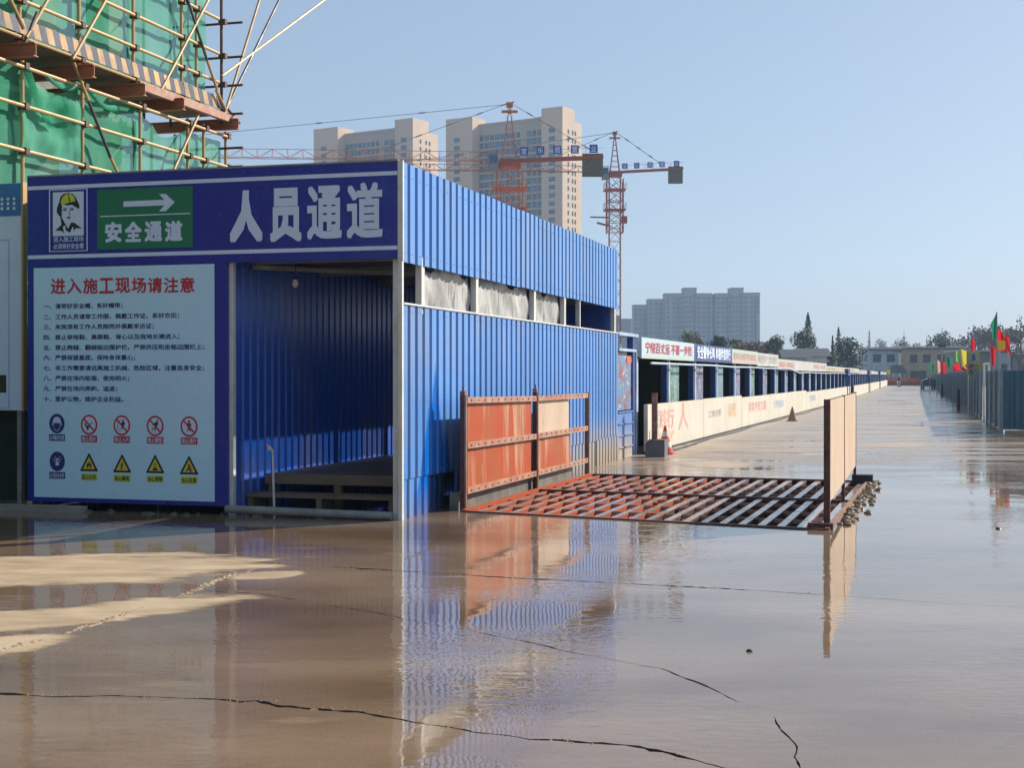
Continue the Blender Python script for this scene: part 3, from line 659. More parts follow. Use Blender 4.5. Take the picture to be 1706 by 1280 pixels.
dw = thing('green_hoarding', 'dark green mesh hoarding below the notice board at far left', 'hoarding', (bx1, 15.1, 0))
for i in range(5):
    a = MB(); xa = bx1+.15-(i+1)*1.0; a.box((xa, 15.1, .05), (xa+.985, 15.14, 1.9)); a.build('panel', m['dgreen'], dw)
kb = MB(); kb.box((bx1-5, 14.35, 0), (P(45, 870, z=0).x, 14.5, .07)); tag(kb.build('kerb_stone', m['concrete']), 'grey concrete strip on the ground at the far left', 'kerb')

# ============================================================ WHEEL WASH
gr = thing('wheel_wash_grate', 'orange and grey steel wheel wash grate over a dark pit in the road', 'grate', tuple((PITC[0]+PITC[2])/2))
def bil(u, v, z=0):
    a = PITC[0].lerp(PITC[1], u); c = PITC[3].lerp(PITC[2], u); q = a.lerp(c, v); return Vector((q.x, q.y, z))
NB = 20
for i in range(NB):
    u = (i+.6)/NB
    g = MB(); a = bil(u, .005); c = bil(u, .995)
    wt = .048+.045*u
    g.bar(a+Vector((0,0,-.012)), c+Vector((0,0,-.012)), wt, .012, 0)
    g.bar(a+Vector((wt/2-.006,0,-.08)), c+Vector((wt/2-.006,0,-.08)), .01, .124, 1)
    g.build('grate_bar', [m['grate_top'], m['orange_red'] if u < .52 else m['rust_dark']], gr)
for j, v in enumerate((.0, .14, .27, .40, .505, .62, .73, .85, 1.0)):
    g = MB(); big = v in (.0, .505, 1.0)
    w_ = .07 if big else .016
    g.bar(bil(0, v, -.01 if big else -.03), bil(1, v, -.01 if big else -.03), w_, .05 if big else .05)
    g.build('cross_bar', m['rust_dark'] if big else m['rail'], gr)
for j in range(9):     # diagonal stiffening angles that stagger between bars
    for i in range(3):
        u = (i*6+2+j % 3)/NB; g = MB(); v = j/9.0
        g.bar(bil(u, v+.02, -.07), bil(u+.05, v+.02, -.07), .012, .11); g.build('stiffener', m['orange_red'] if u < .5 else m['rust_dark'], gr)
for u in (0, 1):
    g = MB(); g.bar(bil(u, 0, -.02), bil(u, 1, -.02), .05, .09); g.build('frame', m['orange_red'] if u == 0 else m['rust'], gr)
# left splash guard
GX = -5.2
g = thing('splash_guard', 'long orange steel splash guard standing against the blue shed wall', 'splash guard', (GX, 15.94, 0))
def guard_post(y, parent, mt, x=GX, h=1.35, w=.065, extra=.08):
    a = MB(); a.box((x-w/2, y-w/2, -.03), (x+w/2-.02, y+w/2, h)); a.box((x+w/2-.018, y-w/2-.012, -.03), (x+w/2, y+w/2+.02, h)); a.build('post', mt, parent)
PYS = (15.94, 19.2, 22.4); zt = (1.36, 1.36, 1.32)
for i, y in enumerate(PYS):
    guard_post(y, g, m['rust_dark'] if i != 2 else m['rust'], h=zt[i])
    a = MB(); a.box((GX+.03, y-.045, .0), (GX+.05, y-.03, zt[i])); a.build('post_edge', m['rail'], g)
for i in (0, 1):
    a = MB(); a.box((GX-.03, PYS[i]-.04, zt[i]), (GX+.03, PYS[i]+.04, zt[i]+.05)); a.tube((GX, PYS[i], zt[i]+.05), (GX, PYS[i], zt[i]+.11), .012, 6); a.build('bracket', m['rust'], g)
for s_ in range(2):
    ya, yb = PYS[s_]+.06, PYS[s_+1]-.06
    for z0, z1 in ((1.30, 1.27), (.76, .74), (.22, .22)):
        a = MB(); a.bar((GX+.02, ya, z0 if s_ == 0 else z1), (GX+.02, yb, z1), .03, .075); rl = a.build('rail', m['rail'], g)
        bm_ = MB()
        for k_ in range(11):
            t = (k_+.5)/11; bm_.tube((GX+.035, ya+(yb-ya)*t, z0+(z1-z0)*t), (GX+.043, ya+(yb-ya)*t, z0+(z1-z0)*t), .012, 6)
        bm_.build('bolt', m['rust_dark'], rl, kind='stuff')
a = MB(); a.box((GX-.02, PYS[0]+.06, .22), (GX-.008, PYS[1]-.20, 1.28)); a.build('panel', m['orange'], g)
a = MB(); ya, yb = PYS[1]+.05, PYS[1]+2.0
pts = [(ya, .76), (yb+.005, .76), (yb, .8), (yb, 1.12)] + [(yb-.18+.18*math.cos(t*math.pi/10), 1.09+.18*math.sin(t*math.pi/10)) for t in range(1, 5)] + [(yb-.24, 1.28), (ya, 1.28)]
a.prism([(GX-.02, y, z) for y, z in pts], (.012, 0, 0)); o = a.build('panel', m['cream'], g); o['label'] = 'faded cream upper panel with a rounded corner'
a = MB(); a.prism([(GX-.02, ya, .22), (GX-.02, yb+.15, .22), (GX-.02, yb+.01, .755), (GX-.02, ya, .755)], (.012, 0, 0)); a.build('panel', m['orange'], g)
a = MB(); a.box((GX-.16, 15.9, 0), (GX-.06, 21.6, .2)); tag(a.build('low_kerb', m['dark_concrete']), 'low dark muddy kerb between the orange guard and the blue wall', 'kerb')
# right splash guard
GX2 = -.93
g = thing('splash_guard', 'beige panelled splash guard with dark red posts at right of the grate', 'splash guard', (GX2, 15.1, 0))
Y2 = (15.13, 18.35, 21.6)
for i, y in enumerate(Y2):
    a = MB(); w_ = .085 if i == 0 else .06; a.box((GX2-w_/2, y-w_/2, -.05), (GX2+w_/2-.02, y+w_/2, 1.345)); a.build('post', m['rust_dark'], g)
for i in range(2):
    a = MB(); a.box((GX2-.01, Y2[i]+.06, .25), (GX2+.004, Y2[i+1]-.05, 1.33)); a.build('panel', m['cream'], g)
    a = MB(); a.bar((GX2-.03, Y2[i]+.05, 1.31), (GX2-.03, Y2[i+1]-.05, 1.31), .03, .05); a.build('rail', m['rust_dark'], g)
    a = MB(); a.bar((GX2-.03, Y2[i]+.05, .27), (GX2-.03, Y2[i+1]-.05, .27), .03, .05); a.build('rail', m['rust_dark'], g)
a = MB(); a.box((GX2-.2, 14.98, 0), (GX2+.06, 15.1, .06)); a.build('foot', m['rust_dark'], g)
a = MB(); a.box((GX2-.05, 21.55, 0), (GX2+.25, 21.75, .12)); a.build('foot', m['black'], g)
rb = MB(); random.seed(11)
for i in range(230):
    t = random.random(); y = 15.4+t*6.6; stone(rb, (GX2+.10+abs(random.gauss(0, .09))+t*.1, y, 0), random.uniform(.01, .048)*random.uniform(.6, 1.2), random.choice((0, 1, 1)))
tag(rb.build('broken_concrete', [m['mortar'], m['dark_concrete']]), 'crumbled concrete rubble along the right edge of the wheel wash', 'rubble', kind='stuff')

# ============================================================ SCAFFOLDED BUILDING
random.seed(5)
CX = -11.8; YEND = 22.65
bd = thing('unfinished_building', 'concrete building under construction behind green netting at upper left', 'building', (-14.5, 18, 0))
for k_ in range(8):
    a = MB(); a.box((-26, -4, k_*3+2.8), (-13.2, 22.0, k_*3+2.98)); a.build('floor_slab', m['concrete'], bd)
for k_ in range(8):
    for j in range(6):
        a = MB(); y = 21.6-j*4.0; a.box((-13.8, y-.2, k_*3-.02), (-13.35, y+.2, k_*3+2.79)); a.build('column', m['concrete'], bd)
a = MB(); a.box((-26, -3.8, 0), (-14.6, 21.8, 23)); a.build('core_wall', m['dark_concrete'], bd)
sf = thing('scaffolding', 'yellow tube scaffold wrapped in green netting above the shed, upper left', 'scaffold', (CX, 18, 0))
low = [12.2, 13.7, 15.2, 16.76, 18.2, 19.8, 21.3, 21.85, 22.65]; upp = [12.1, 13.6, 15.1, 16.7, 18.12, 19.6, 21.1, 21.6, 22.5]
rt = .027
for y in low:
    a = MB(); a.tube((CX, y, 0), (CX, y, 5.9), rt); a.build('standard', m['scaf'], sf)
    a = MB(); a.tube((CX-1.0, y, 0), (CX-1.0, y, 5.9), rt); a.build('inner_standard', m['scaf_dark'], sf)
for y in upp:
    a = MB(); a.tube((CX, y, 6.0), (CX, y, 18), rt); a.build('standard', m['scaf'] if y != 22.5 else m['coupler'], sf)
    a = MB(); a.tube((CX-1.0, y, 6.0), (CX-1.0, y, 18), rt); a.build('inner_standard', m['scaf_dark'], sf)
for z in (2.2, 2.85, 3.45, 4.06, 4.66, 5.27, 5.80):
    a = MB(); a.tube((CX+.05, 11, z), (CX+.05, YEND+.1, z+.0), rt); a.build('ledger', m['scaf'], sf)
for z in (6.2, 6.7, 7.2, 7.8, 8.4, 9.0, 9.6, 10.2, 10.8, 11.4):
    a = MB(); a.tube((CX+.05, 11, z), (CX+.05, 22.3, z), rt); a.build('ledger', m['scaf'], sf)
for z in (6.2, 6.7, 7.2, 7.8, 8.4, 9.0, 4.66, 5.27, 5.6):
    a = MB(); a.tube((CX-1.15, 22.62, z), (CX+.35, 22.62, z), .022); a.build('transom', m['coupler'], sf)
cp = MB()
for y in low:
    for z in (3.45, 4.06, 4.66, 5.27, 5.82): cp.box((CX-.04, y-.04, z-.045), (CX+.09, y+.045, z+.045))
for y in upp:
    for z in (6.2, 6.7, 7.2, 7.8, 8.4, 9.0): cp.box((CX-.04, y-.04, z-.045), (CX+.09, y+.045, z+.045))
cp.build('coupler', m['coupler'], sf, kind='stuff')
def fp(px, py, X=CX+.1): return P(px, py, X=X)
def ext(a, c, k_): return a+(c-a)*k_
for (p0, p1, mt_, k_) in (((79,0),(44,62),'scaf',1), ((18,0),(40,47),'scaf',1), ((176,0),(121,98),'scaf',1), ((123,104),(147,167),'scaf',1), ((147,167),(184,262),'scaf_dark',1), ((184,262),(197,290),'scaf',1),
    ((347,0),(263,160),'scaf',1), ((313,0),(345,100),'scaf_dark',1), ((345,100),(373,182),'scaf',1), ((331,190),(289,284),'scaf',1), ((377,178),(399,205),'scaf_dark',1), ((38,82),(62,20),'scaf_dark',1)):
    a0 = fp(*p0); a1 = fp(*p1)
    if p0[1] == 0: a0 = ext(a1, a0, 1.9)
    a = MB(); a.tube(a0, a1, .024); a.build('brace', m[mt_], sf)
for p0, p1, mt_ in (((374,190),(432,0),'scaf'), ((375,185),(465,0),'scaf_dark'), ((370,126),(540,0),'scaf'), ((376,182),(360,150),'scaf')):
    a0 = fp(*p0, X=CX+.15); a1 = fp(*p1, X=CX+.15)
    if p1[1] == 0: a1 = ext(a0, a1, 1.3)
    a = MB(); a.tube(a0, a1, .024); a.build('raker', m[mt_], sf)
for y in (12.6, 13.9, 15.3, 16.6, 18.0, 19.4, 20.6, 22.5):
    a = MB(); x1 = CX+.33; z0, z1 = 5.90, 6.09
    a.box((-13.2, y-.05, z0), (x1, y+.05, z0+.014)); a.box((-13.2, y-.05, z1-.014), (x1, y+.05, z1)); a.box((-13.2, y-.006, z0+.014), (x1, y+.006, z1-.014)); a.build('cantilever_beam', m['ibeam'], sf)
a = MB(); a.box((CX+.10, 19.5, 6.03), (CX+.19, 22.7, 6.16)); a.build('edge_beam', m['rail'], sf)
for i in range(12):
    a = MB(); y = 11+i*.96; a.box((CX-1.1, y, 6.17+.004*(i % 2)), (CX+.02, y+.93, 6.195+.004*(i % 2))); a.build('deck_plank', m['old_wood'], sf)
y = 11.0; i = 0
while y < 22.3:
    a = MB(); sk = .09+random.uniform(-.01, .01); tz = random.uniform(-.02, .02) if i % 9 == 0 else 0; a.prism([(CX+.085, y, 6.23), (CX+.085, y+.158, 6.23), (CX+.085, y+.158-sk, 6.44+tz), (CX+.085, y-sk, 6.44+tz)], (.01, 0, 0)); a.build('toe_board', m['stripe_y'] if i % 2 else m['stripe_b'], sf); y += .16; i += 1
def net(name, y0, y1, z0, z1, X, amp, ztop=None, ny=70, nz=40, seed=0):
    a = MB(); vs = []
    for j in range(ny+1):
        y = y0+(y1-y0)*j/ny
        bay = ((y-12.2) % 1.5)/1.5
        for k_ in range(nz+1):
            t = k_/nz; zt_ = z1 if ztop is None else ztop(y); z = z0+(zt_-z0)*t
            lz = (z % .61)/.61
            x = X-amp*(.6*math.sin(math.pi*bay)*math.sin(math.pi*lz) + .35*math.sin(y*3.1+z*1.7+seed)*math.sin(z*2.3+seed) + .25*math.sin(y*9+z*4.1+seed*2)+.12*math.sin(y*21-z*9))
            vs.append((x, y, z))
    a.add(vs, [(j*(nz+1)+k_, j*(nz+1)+k_+1, (j+1)*(nz+1)+k_+1, (j+1)*(nz+1)+k_) for j in range(ny) for k_ in range(nz)])
    return a.build(name, m['net'], sf, smooth=True)
net('safety_net', 11, 22.1, 6.25, 17, CX-.08, .035, seed=1, nz=60)
net('safety_net', 11, 22.62, 0, 5.8, CX-.08, .045, ztop=lambda y: 5.84-.24*max(0, math.sin((y-16.7)/1.55*math.pi))**1 - (.12 if y > 20.4 else 0), seed=3)
net('hanging_net', 16.7, 18.1, 4.7, 5.8, CX+.02, .09, ztop=lambda y: 5.7-.12*(y-16.7), ny=30, nz=14, seed=5)
fold = MB()
for (pa, pb, w_) in ((((42,108)), (84,208), .10), ((75,122), (130,138), .05), ((145,145), (195,178), .045)):
    a0 = fp(*pa, X=CX+.03); a1 = fp(*pb, X=CX+.03); N = 8
    for s_ in range(3):
        o_ = (s_-1)*w_*.6
        vs = []
        for j in range(N+1):
            q = a0.lerp(a1, j/N); sg = -.1*math.sin(math.pi*j/N)
            vs += [q+Vector((.0, -w_*.4+o_, sg+.02)), q+Vector((.04, o_, sg-.02)), q+Vector((0, w_*.4+o_, sg-.06))]
        fold.add(vs, [(j*3+k_, j*3+k_+1, (j+1)*3+k_+1, (j+1)*3+k_) for j in range(N) for k_ in range(2)])
fold.build('net_fold', m['net'], sf, smooth=True)

# ============================================================ TOWER CRANES
def lattice(mb, p0, p1, w, h, step, r, mi=0, tri=False):
    p0 = Vector(p0); p1 = Vector(p1); d = (p1-p0); L = d.length; d.normalize()
    up = Vector((0,0,1)) if abs(d.z) < .9 else Vector((0,1,0))
    a = d.cross(up).normalized(); b_ = a.cross(d).normalized()
    cs = [(-w/2, -h/2), (w/2, -h/2), (w/2, h/2), (-w/2, h/2)] if not tri else [(-w/2, -h/2), (w/2, -h/2), (0, h/2)]
    k_ = len(cs); N = max(1, round(L/step)); Q = lambda i, j: p0+d*(L*i/N)+a*cs[j % k_][0]+b_*cs[j % k_][1]
    for j in range(k_): mb.bar(Q(0, j), Q(N, j), r*1.5, r*1.5, mi)
    for i in range(N):
        for j in range(k_):
            mb.bar(Q(i, j), Q(i, j+1), r, r, mi)
            mb.bar(Q(i, j), Q(i+1, j+1), r, r, mi) if (i+j) % 2 else mb.bar(Q(i, j+1), Q(i+1, j), r, r, mi)
def crane(px, D, yj, ytop, label, mtop, jl, cj, mast_w, cage, plaques, cwx, slope, col1, ypend):
    k_ = D/F; zj = 1.6+(625-yj)*k_; zt_ = 1.6+(625-ytop)*k_
    base_ = P(px, 625, d=D); base_.z = 0
    t = thing('tower_crane', label, 'crane', tuple(base_), YAW)
    OFF[t] = Vector((0,0,0))
    r = .045*D/150
    mb = MB(); lattice(mb, (0,0,0), (0,0,zj-.6), mast_w, mast_w, mast_w*1.2, r); mb.build('mast', col1, t)
    mb = MB(); lattice(mb, (0,0,zj-cage[1]), (0,0,zj-cage[0]), mast_w*1.45, mast_w*1.45, 1.6, r*1.3)
    for zz in cage[2]:
        mb.box((-mast_w*.95, -mast_w*.95, zj-zz), (mast_w*.95, mast_w*.95, zj-zz+.12))
        for sx_ in (-1, 1):
            for e in (-.95, .95): mb.bar((sx_*mast_w*.95, e*mast_w, zj-zz), (sx_*mast_w*.95, e*mast_w, zj-zz+1.0), r, r)
            mb.bar((sx_*mast_w*.95, -mast_w, zj-zz+1), (sx_*mast_w*.95, mast_w, zj-zz+1), r, r)
    mb.build('climbing_cage', col1, t)
    mb = MB(); mb.box((-mast_w*.62, -mast_w*.62, zj-.75), (mast_w*.62, mast_w*.62, zj-.25)); mb.box((-mast_w*.5, -mast_w*.5, zj-.25), (mast_w*.5, mast_w*.5, zj+.1)); mb.build('slewing_ring', m['crane'], t)
    mb = MB()
    for sx_ in (-1, 1):
        for sy_ in (-1, 1): mb.bar((sx_*mast_w*.42, sy_*mast_w*.42, zj), (0, sy_*.1, zt_-.3), r*1.6, r*1.6)
    for q in range(1, 7):
        f_ = 1-q/7.5; zz = zj+(zt_-zj)*q/7.5
        for sy_ in (-1, 1): mb.bar((-mast_w*.42*f_, sy_*mast_w*.42*f_, zz), (mast_w*.42*f_, sy_*mast_w*.42*f_, zz), r, r)
        for sx_ in (-1, 1): mb.bar((sx_*mast_w*.42*f_, -mast_w*.42*f_, zz), (sx_*mast_w*.42*f_, mast_w*.42*f_, zz+.6), r, r)
    zc = zt_-(zt_-zj)*.17; mb.box((-.85, -.4, zc-.06), (.85, .4, zc+.1)); mb.box((-.35, -.15, zt_-.6), (.35, .15, zt_-.05)); mb.bar((-.95, 0, zt_-.4), (.5, 0, zt_), .12, .12); mb.build('tower_head', col1, t)
    mb = MB(); lattice(mb, (-mast_w*.5, 0, zj+.45), (-jl, 0, zj+.45+jl*.012), 1.1, .95, 1.6, r*.75, tri=True); mb.build('jib', col1, t)
    mb = MB(); sl = slope; mb.bar((mast_w*.4, -.5, zj), (cj, -.5, zj+cj*sl), .15, .3); mb.bar((mast_w*.4, .5, zj), (cj, .5, zj+cj*sl), .15, .3)
    for q in range(8):
        x = cj*(q+.5)/8; mb.bar((x, -.5, zj+x*sl), (x, .5, zj+x*sl), .08, .08)
        mb.bar((x, -.6, zj+x*sl), (x, -.6, zj+x*sl+.95), .03*D/150, .03*D/150)
    mb.bar((mast_w*.4, -.6, zj+.95), (cj, -.6, zj+.95+cj*sl), .03*D/150, .03*D/150); mb.build('counter_jib', m['crane'], t)
    wx = cwx[1]; cz = zj+cj*sl
    mb = MB(); mb.box((cwx[0], -.45, cz-cwx[2]), (cwx[0]+wx, .45, cz+cwx[3])); cwo = mb.build('counterweight', m['cw'], t)
    mb = MB(); hh = cwx[2]+cwx[3]; s0 = -hh
    while s0 < wx:
        a0 = (max(s0, 0), max(0, -s0)); a1 = (min(s0+hh, wx), min(hh, wx-s0))
        if a1[0] > a0[0]: mb.bar((cwx[0]+a0[0], -.47, cz-cwx[2]+a0[1]), (cwx[0]+a1[0], -.47, cz-cwx[2]+a1[1]), .05, .06)
        s0 += .28
    mb.build('rib', m['cw2'], cwo, kind='stuff')
    for (x0, x1, zz) in ypend:
        mb = MB(); a0 = Vector((x0, 0, zt_-.3)); a1 = Vector((x1, 0, zj+zz)); mb.bar(a0, a1, .05*D/150, .05*D/150)
        for q in (.2, .45, .7, .9):
            c_ = a0.lerp(a1, q); dd = (a1-a0).normalized()*.35; mb.bar(c_-dd, c_+dd, .11*D/150, .12*D/150)
        mb.build('pendant', m['crane_g'], t)
    mb = MB(); mb.box((-mast_w*1.2, -mast_w*.9, zj-1.3), (-mast_w*.62, -mast_w*.2, zj+.55)); cb = mb.build('cab', m['crane_g'], t)
    mb = MB(); mb.box((-mast_w*1.1, -mast_w*.92, zj-.5), (-mast_w*.68, -mast_w*.9, zj+.35)); mb.build('cab_window', m['glass_b'], cb)
    for (x, ch, up_) in plaques:
        mb = MB(); z = zj+x*sl+up_; s_ = .42; mb.box((x-s_, -.74, z-.03), (x+s_, -.68, z+2*s_)); pl_ = mb.build('plaque', m['plaque'], t)
        text('character', ch, m['print_white'], pl_, (x, -.745, z+s_-.02), (1,0,0), s_*1.45, s_*1.45, 0, .01)
    # jacking arms
    mb = MB(); zz = zj-cage[1]*.75; mb.bar((-mast_w*2.2, 0, zz+.1), (-mast_w*.5, 0, zz), .2, .22); mb.bar((-mast_w*1.6, 0, zz-.8), (-mast_w*.5, 0, zz-1.3), .25, .3); mb.box((mast_w*.6, -.5, zz-.9), (mast_w*1.1, .5, zz+.2)); mb.build('jacking_frame', m['crane'], t)
    return t
k1 = 150/F
crane(849, 150, 268, 170, 'nearer orange tower crane in front of the tallest beige tower', None, 46, 9.9, 1.9, (1.0, 7.5, (3.1, 5.2)), [((px-849)*k1, c, .45) for px, c in ((873,'宜'),(900,'乐'),(928,'居'),(957,'置'),(988,'业'))], (7.7, 2.15, 2.0, .35), .035, m['crane_o'], [(-.6, -44, 1.6), (-.6, -13.5, 1.2), (.4, 9.0, .9)])
k2 = 222/F
crane(1024, 222, 287, 219, 'farther tower crane standing against open sky behind the shed', None, 46, 10.7, 1.75, (1.2, 9.5, (2.9, 6.0)), [((px-1024)*k2, c, .35) for px, c in ((1040,'宜'),(1060,'乐'),(1082,'居'),(1102,'置'),(1126,'业'))], (8.4, 2.2, 2.3, .3), .05, m['crane'], [(-.6, -34, 1.4), (-.6, -12, 1.2), (.4, 7.8, .9)])

# ============================================================ FAR TOWERS
def tower(D, corner, left, r0, r1, l1, H, label, wing_front, nside, rows, ztop_px):
    """corner = px of nearest edge; left = px far end; r0.. = px of wing split; l1 = px of left wing split"""
    yaw = R(32); c0 = P(corner, 625, d=D); c0.z = 0
    t = thing('residential_tower', label, 'building', tuple(c0), YAW); OFF[t] = Vector((0,0,0))
    fl = Vector((-math.cos(yaw), math.sin(yaw), 0)); sd_ = Vector((math.sin(yaw), math.cos(yaw), 0))
    def alen(px):     # length along the front for a photo pixel
        k_ = (px-corner)/F; cxx = (corner-853)/F; u_ = (px-853)/F
        # (cxx*D - a cos)/(D + a sin) = u
        return D*(cxx-u_)/(math.cos(yaw)+u_*math.sin(yaw))
    A1 = alen(r0); A2 = alen(l1); A3 = alen(left)
    REC = 5.0; SD = (r1-corner)/F*D/math.sin(yaw)*.97
    def blk(name, a0, a1, b0, b1, z0, z1, mt):
        mb = MB(); pts = [fl*a0+sd_*b0, fl*a1+sd_*b0, fl*a1+sd_*b1, fl*a0+sd_*b1]
        mb.prism([(p.x, p.y, z0) for p in pts], (0, 0, z1-z0)); return mb.build(name, mt, t)
    blk('wing', 0, A1, 0, SD*.62, 0, H, m['tower']); blk('wing_rear', .02, A1, SD*.62, SD, 0, H-4.5, m['tower'])
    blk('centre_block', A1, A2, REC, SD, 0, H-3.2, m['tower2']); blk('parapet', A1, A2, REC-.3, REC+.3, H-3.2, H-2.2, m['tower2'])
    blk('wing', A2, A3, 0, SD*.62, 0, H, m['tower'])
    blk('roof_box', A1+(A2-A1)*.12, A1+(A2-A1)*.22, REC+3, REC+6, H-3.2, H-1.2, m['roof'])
    def win_mesh(w, h, mt, name):
        mb = MB(); mb.box((-w/2, -.12, 0), (w/2, .05, h)); return mb.mesh(name, mt)
    def put(me, a, b_, z, side):
        o = link('window', me, t); p = fl*a+sd_*b_
        o.location = (p.x, p.y, z); o.rotation_euler[2] = (-yaw) if not side else (math.pi/2-yaw); return o
    wA = win_mesh(2.6, 1.7, m['glass_b'], 'wing_window'); wS = win_mesh(.8, 1.6, m['glass_d'], 'slot_window'); wC = win_mesh(1.9, 2.0, m['glass_b'], 'bay_window'); wD = win_mesh(1.5, 2.0, m['glass_d'], 'bay_window_dark')
    for i in range(rows):
        z = H-9.3-i*3.0
        put(wA, A1*.5, 0, z, False); put(wA, (A2+A3)/2+1, 0, z, False)
        for b_ in nside: put(wS, 0, SD*b_, z-.2, True)
    Lc = A2-A1; nc = 13
    sl = 0
    for i in range(rows-1):
        z = H-8.8-i*3.0
        for j in range(nc):
            if j in (4,): continue
            put(random.choice((wC, wC, wD)), A1+Lc*(j+.6)/nc, REC, z, False)
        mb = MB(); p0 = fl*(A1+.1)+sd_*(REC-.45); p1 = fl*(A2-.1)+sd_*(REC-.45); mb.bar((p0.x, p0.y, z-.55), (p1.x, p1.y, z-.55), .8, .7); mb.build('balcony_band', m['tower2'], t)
    return t
random.seed(21)
tower(520, 937, 743, 902, 973, 787, 100.3, 'tallest beige apartment tower, behind the two cranes', 0, (.3, .52, .66), 16, 178)
tower(565, 688, 523, 658, 728, 563, 104.2, 'left beige apartment tower partly hidden by the shed sign', 0, (.3, .52, .66), 9, 197)
# grey slab block in the haze
D = 880; kf = D/F
t = thing('apartment_block', 'long grey apartment block in haze beyond the booths', 'building', tuple(P(1160, 625, d=D).xy)+(0,), YAW); OFF[t] = Vector((0,0,0))
wmesh = MB().box((-1.0, -.12, 0), (1.0, .05, 1.7)).mesh('far_window', m['glass_d'])
wn_ = 0
for (a, b_, top, yb) in ((1033,1041,524,30),(1041,1058,530,24),(1058,1081,508,9),(1081,1108,499,4),(1108,1138,490,0),(1139,1160,481,-1.5),(1160,1186,490,0),(1187,1191,492,3),(1192,1216,490,0),(1217,1238,481,-1.5),(1238,1266,489,0)):
    H = 1.6+(625-top)*kf; x0 = (a-1160)*kf; x1 = (b_-1160)*kf
    mb = MB(); mb.box((x0, yb, 0), (x1-.03, yb+14, H)); mb.build('wall_block', m['far_wall'] if b_-a > 6 else m['far_wall2'], t)
    mb = MB(); mb.box((x0-.2, yb-.3, H), (x1+.2, yb+14.2, H+.5)); mb.build('roof_edge', m['far_wall2'], t)
    if b_-a > 15 and a >= 1058:
        nc = 3 if b_-a > 20 else 2
        for j in range(nc):
            xx = x0+(x1-x0)*(j+.5)/nc
            for i in range(13):
                z = H-3.4-i*3.0 - (3 if a in (1139, 1217) else 0)
                if z < 12 or wn_ > 290: break
                o = link('window', wmesh, t); o.location = (xx, yb, z); wn_ += 1
            if j == 1:
                mb = MB(); mb.box((xx+1.6, yb-.25, 8), (xx+3.2, yb-.02, H-3)); mb.build('balcony_stack', m['far_wall2'], t)

# ============================================================ TREES
def rnd_leaf(mb, c, s_):
    n_ = Vector((random.gauss(0,1), random.gauss(0,1), random.gauss(0,1)+.4)).normalized(); a = n_.orthogonal().normalized(); b_ = n_.cross(a); t = random.random()*6.28
    a, b_ = a*math.cos(t)+b_*math.sin(t), b_*math.cos(t)-a*math.sin(t)
    mb.add([c-a*s_, c+b_*s_*.6, c+a*s_, c-b_*s_*.6], [(0,1,2,3)])
def tree(name, label, px, w_px, top, base_y, D, mt, kind='round', n_leaf=1500, group=None, cat='tree'):
    k_ = D/F; W_ = w_px*k_; H = 1.6+(625-top)*k_
    z0 = 0; c = P(px, 625, d=D); c.z = 0
    t = thing(name, label, cat, tuple(c), 0, group); OFF[t] = Vector((0,0,0))
    tk = MB(); cr = MB(); hb0 = max(.1, (1.6+(625-base_y)*k_))
    tk.tube((0,0,0), (0,0,H*.9), max(.12, H*.02), 7, .04)
    R_ = Vector((random.random(), 0, 0))
    if kind == 'round':
        ch = H-hb0; cl = []
        for i in range(16):
            an = random.random()*6.28; rr = random.random()**.5*.62; zz = hb0+ch*random.uniform(.12, .82)
            sh = math.sin(math.pi*min(1, max(.15, (zz-hb0)/ch*.85+.12)))
            p = Vector((math.cos(an)*W_/2*rr*sh, math.sin(an)*W_/2*rr*sh, zz)); cl.append((p, W_*random.uniform(.16, .28)*(.6+.4*sh)))
            tk.tube((0, 0, min(zz*.6, H*.5)), p, max(.03, H*.007), 5, .02)
        for i in range(n_leaf):
            p, r_ = random.choice(cl); d = Vector((random.gauss(0,1), random.gauss(0,1), random.gauss(0,.8))).normalized()*r_*random.uniform(.55, 1.08)
            q = p+d; q.z = min(q.z, H); rnd_leaf(cr, q, random.uniform(.6, 1.3)*max(.16, W_*.028))
    elif kind == 'cone':
        for i in range(n_leaf):
            f_ = random.random()**1.3; zz = hb0+(H-hb0)*f_; tier = (math.sin(zz*6.28/(H*.085))*.18+.85)
            rr = W_/2*(1-f_)**.9*tier*random.uniform(.35, 1); an = random.random()*6.28
            rnd_leaf(cr, Vector((math.cos(an)*rr, math.sin(an)*rr, zz)), random.uniform(.6, 1.2)*max(.14, W_*.04))
    else:   # bare winter crown
        def br(p, d, L, r_, lv):
            q = p+d*L; tk.tube(p, q, r_, 4, r_*.6)
            if lv == 0:
                for _ in range(3): rnd_leaf(cr, q+Vector((random.gauss(0,.3), random.gauss(0,.3), random.gauss(0,.3))), random.uniform(.1, .22)*(D/170))
                return
            for _ in range(3 if lv > 1 else 4):
                br(p.lerp(q, random.uniform(.5, 1)), (d+Vector((random.gauss(0,.45), random.gauss(0,.45), random.gauss(0,.25)))).normalized(), L*random.uniform(.6, .8), r_*.6, lv-1)
        for _ in range(4): br(Vector((0,0,H*.25)), Vector((random.gauss(0,.5)*W_/H, random.gauss(0,.5)*W_/H, 1)).normalized(), H*.3, H*.012, 4)
    tk.build('trunk', m['bark'], t); cr.build('crown', mt, t)
    return t
random.seed(31)
tree('bushy_tree', 'olive yellow bushy tree behind the slogan banner', 1150, 62, 552, 600, 190, m['leaf_olive'])
tree('bushy_tree', 'low olive tree at the left end of the hazy block', 1118, 34, 566, 600, 200, m['leaf_olive'], n_leaf=800)
tree('round_tree', 'dark round tree behind the navy banner', 1199, 44, 553, 600, 180, m['leaf_dark'])
tree('bushy_tree', 'olive tree right of the dark round tree', 1228, 34, 562, 600, 185, m['leaf_olive'], n_leaf=900)
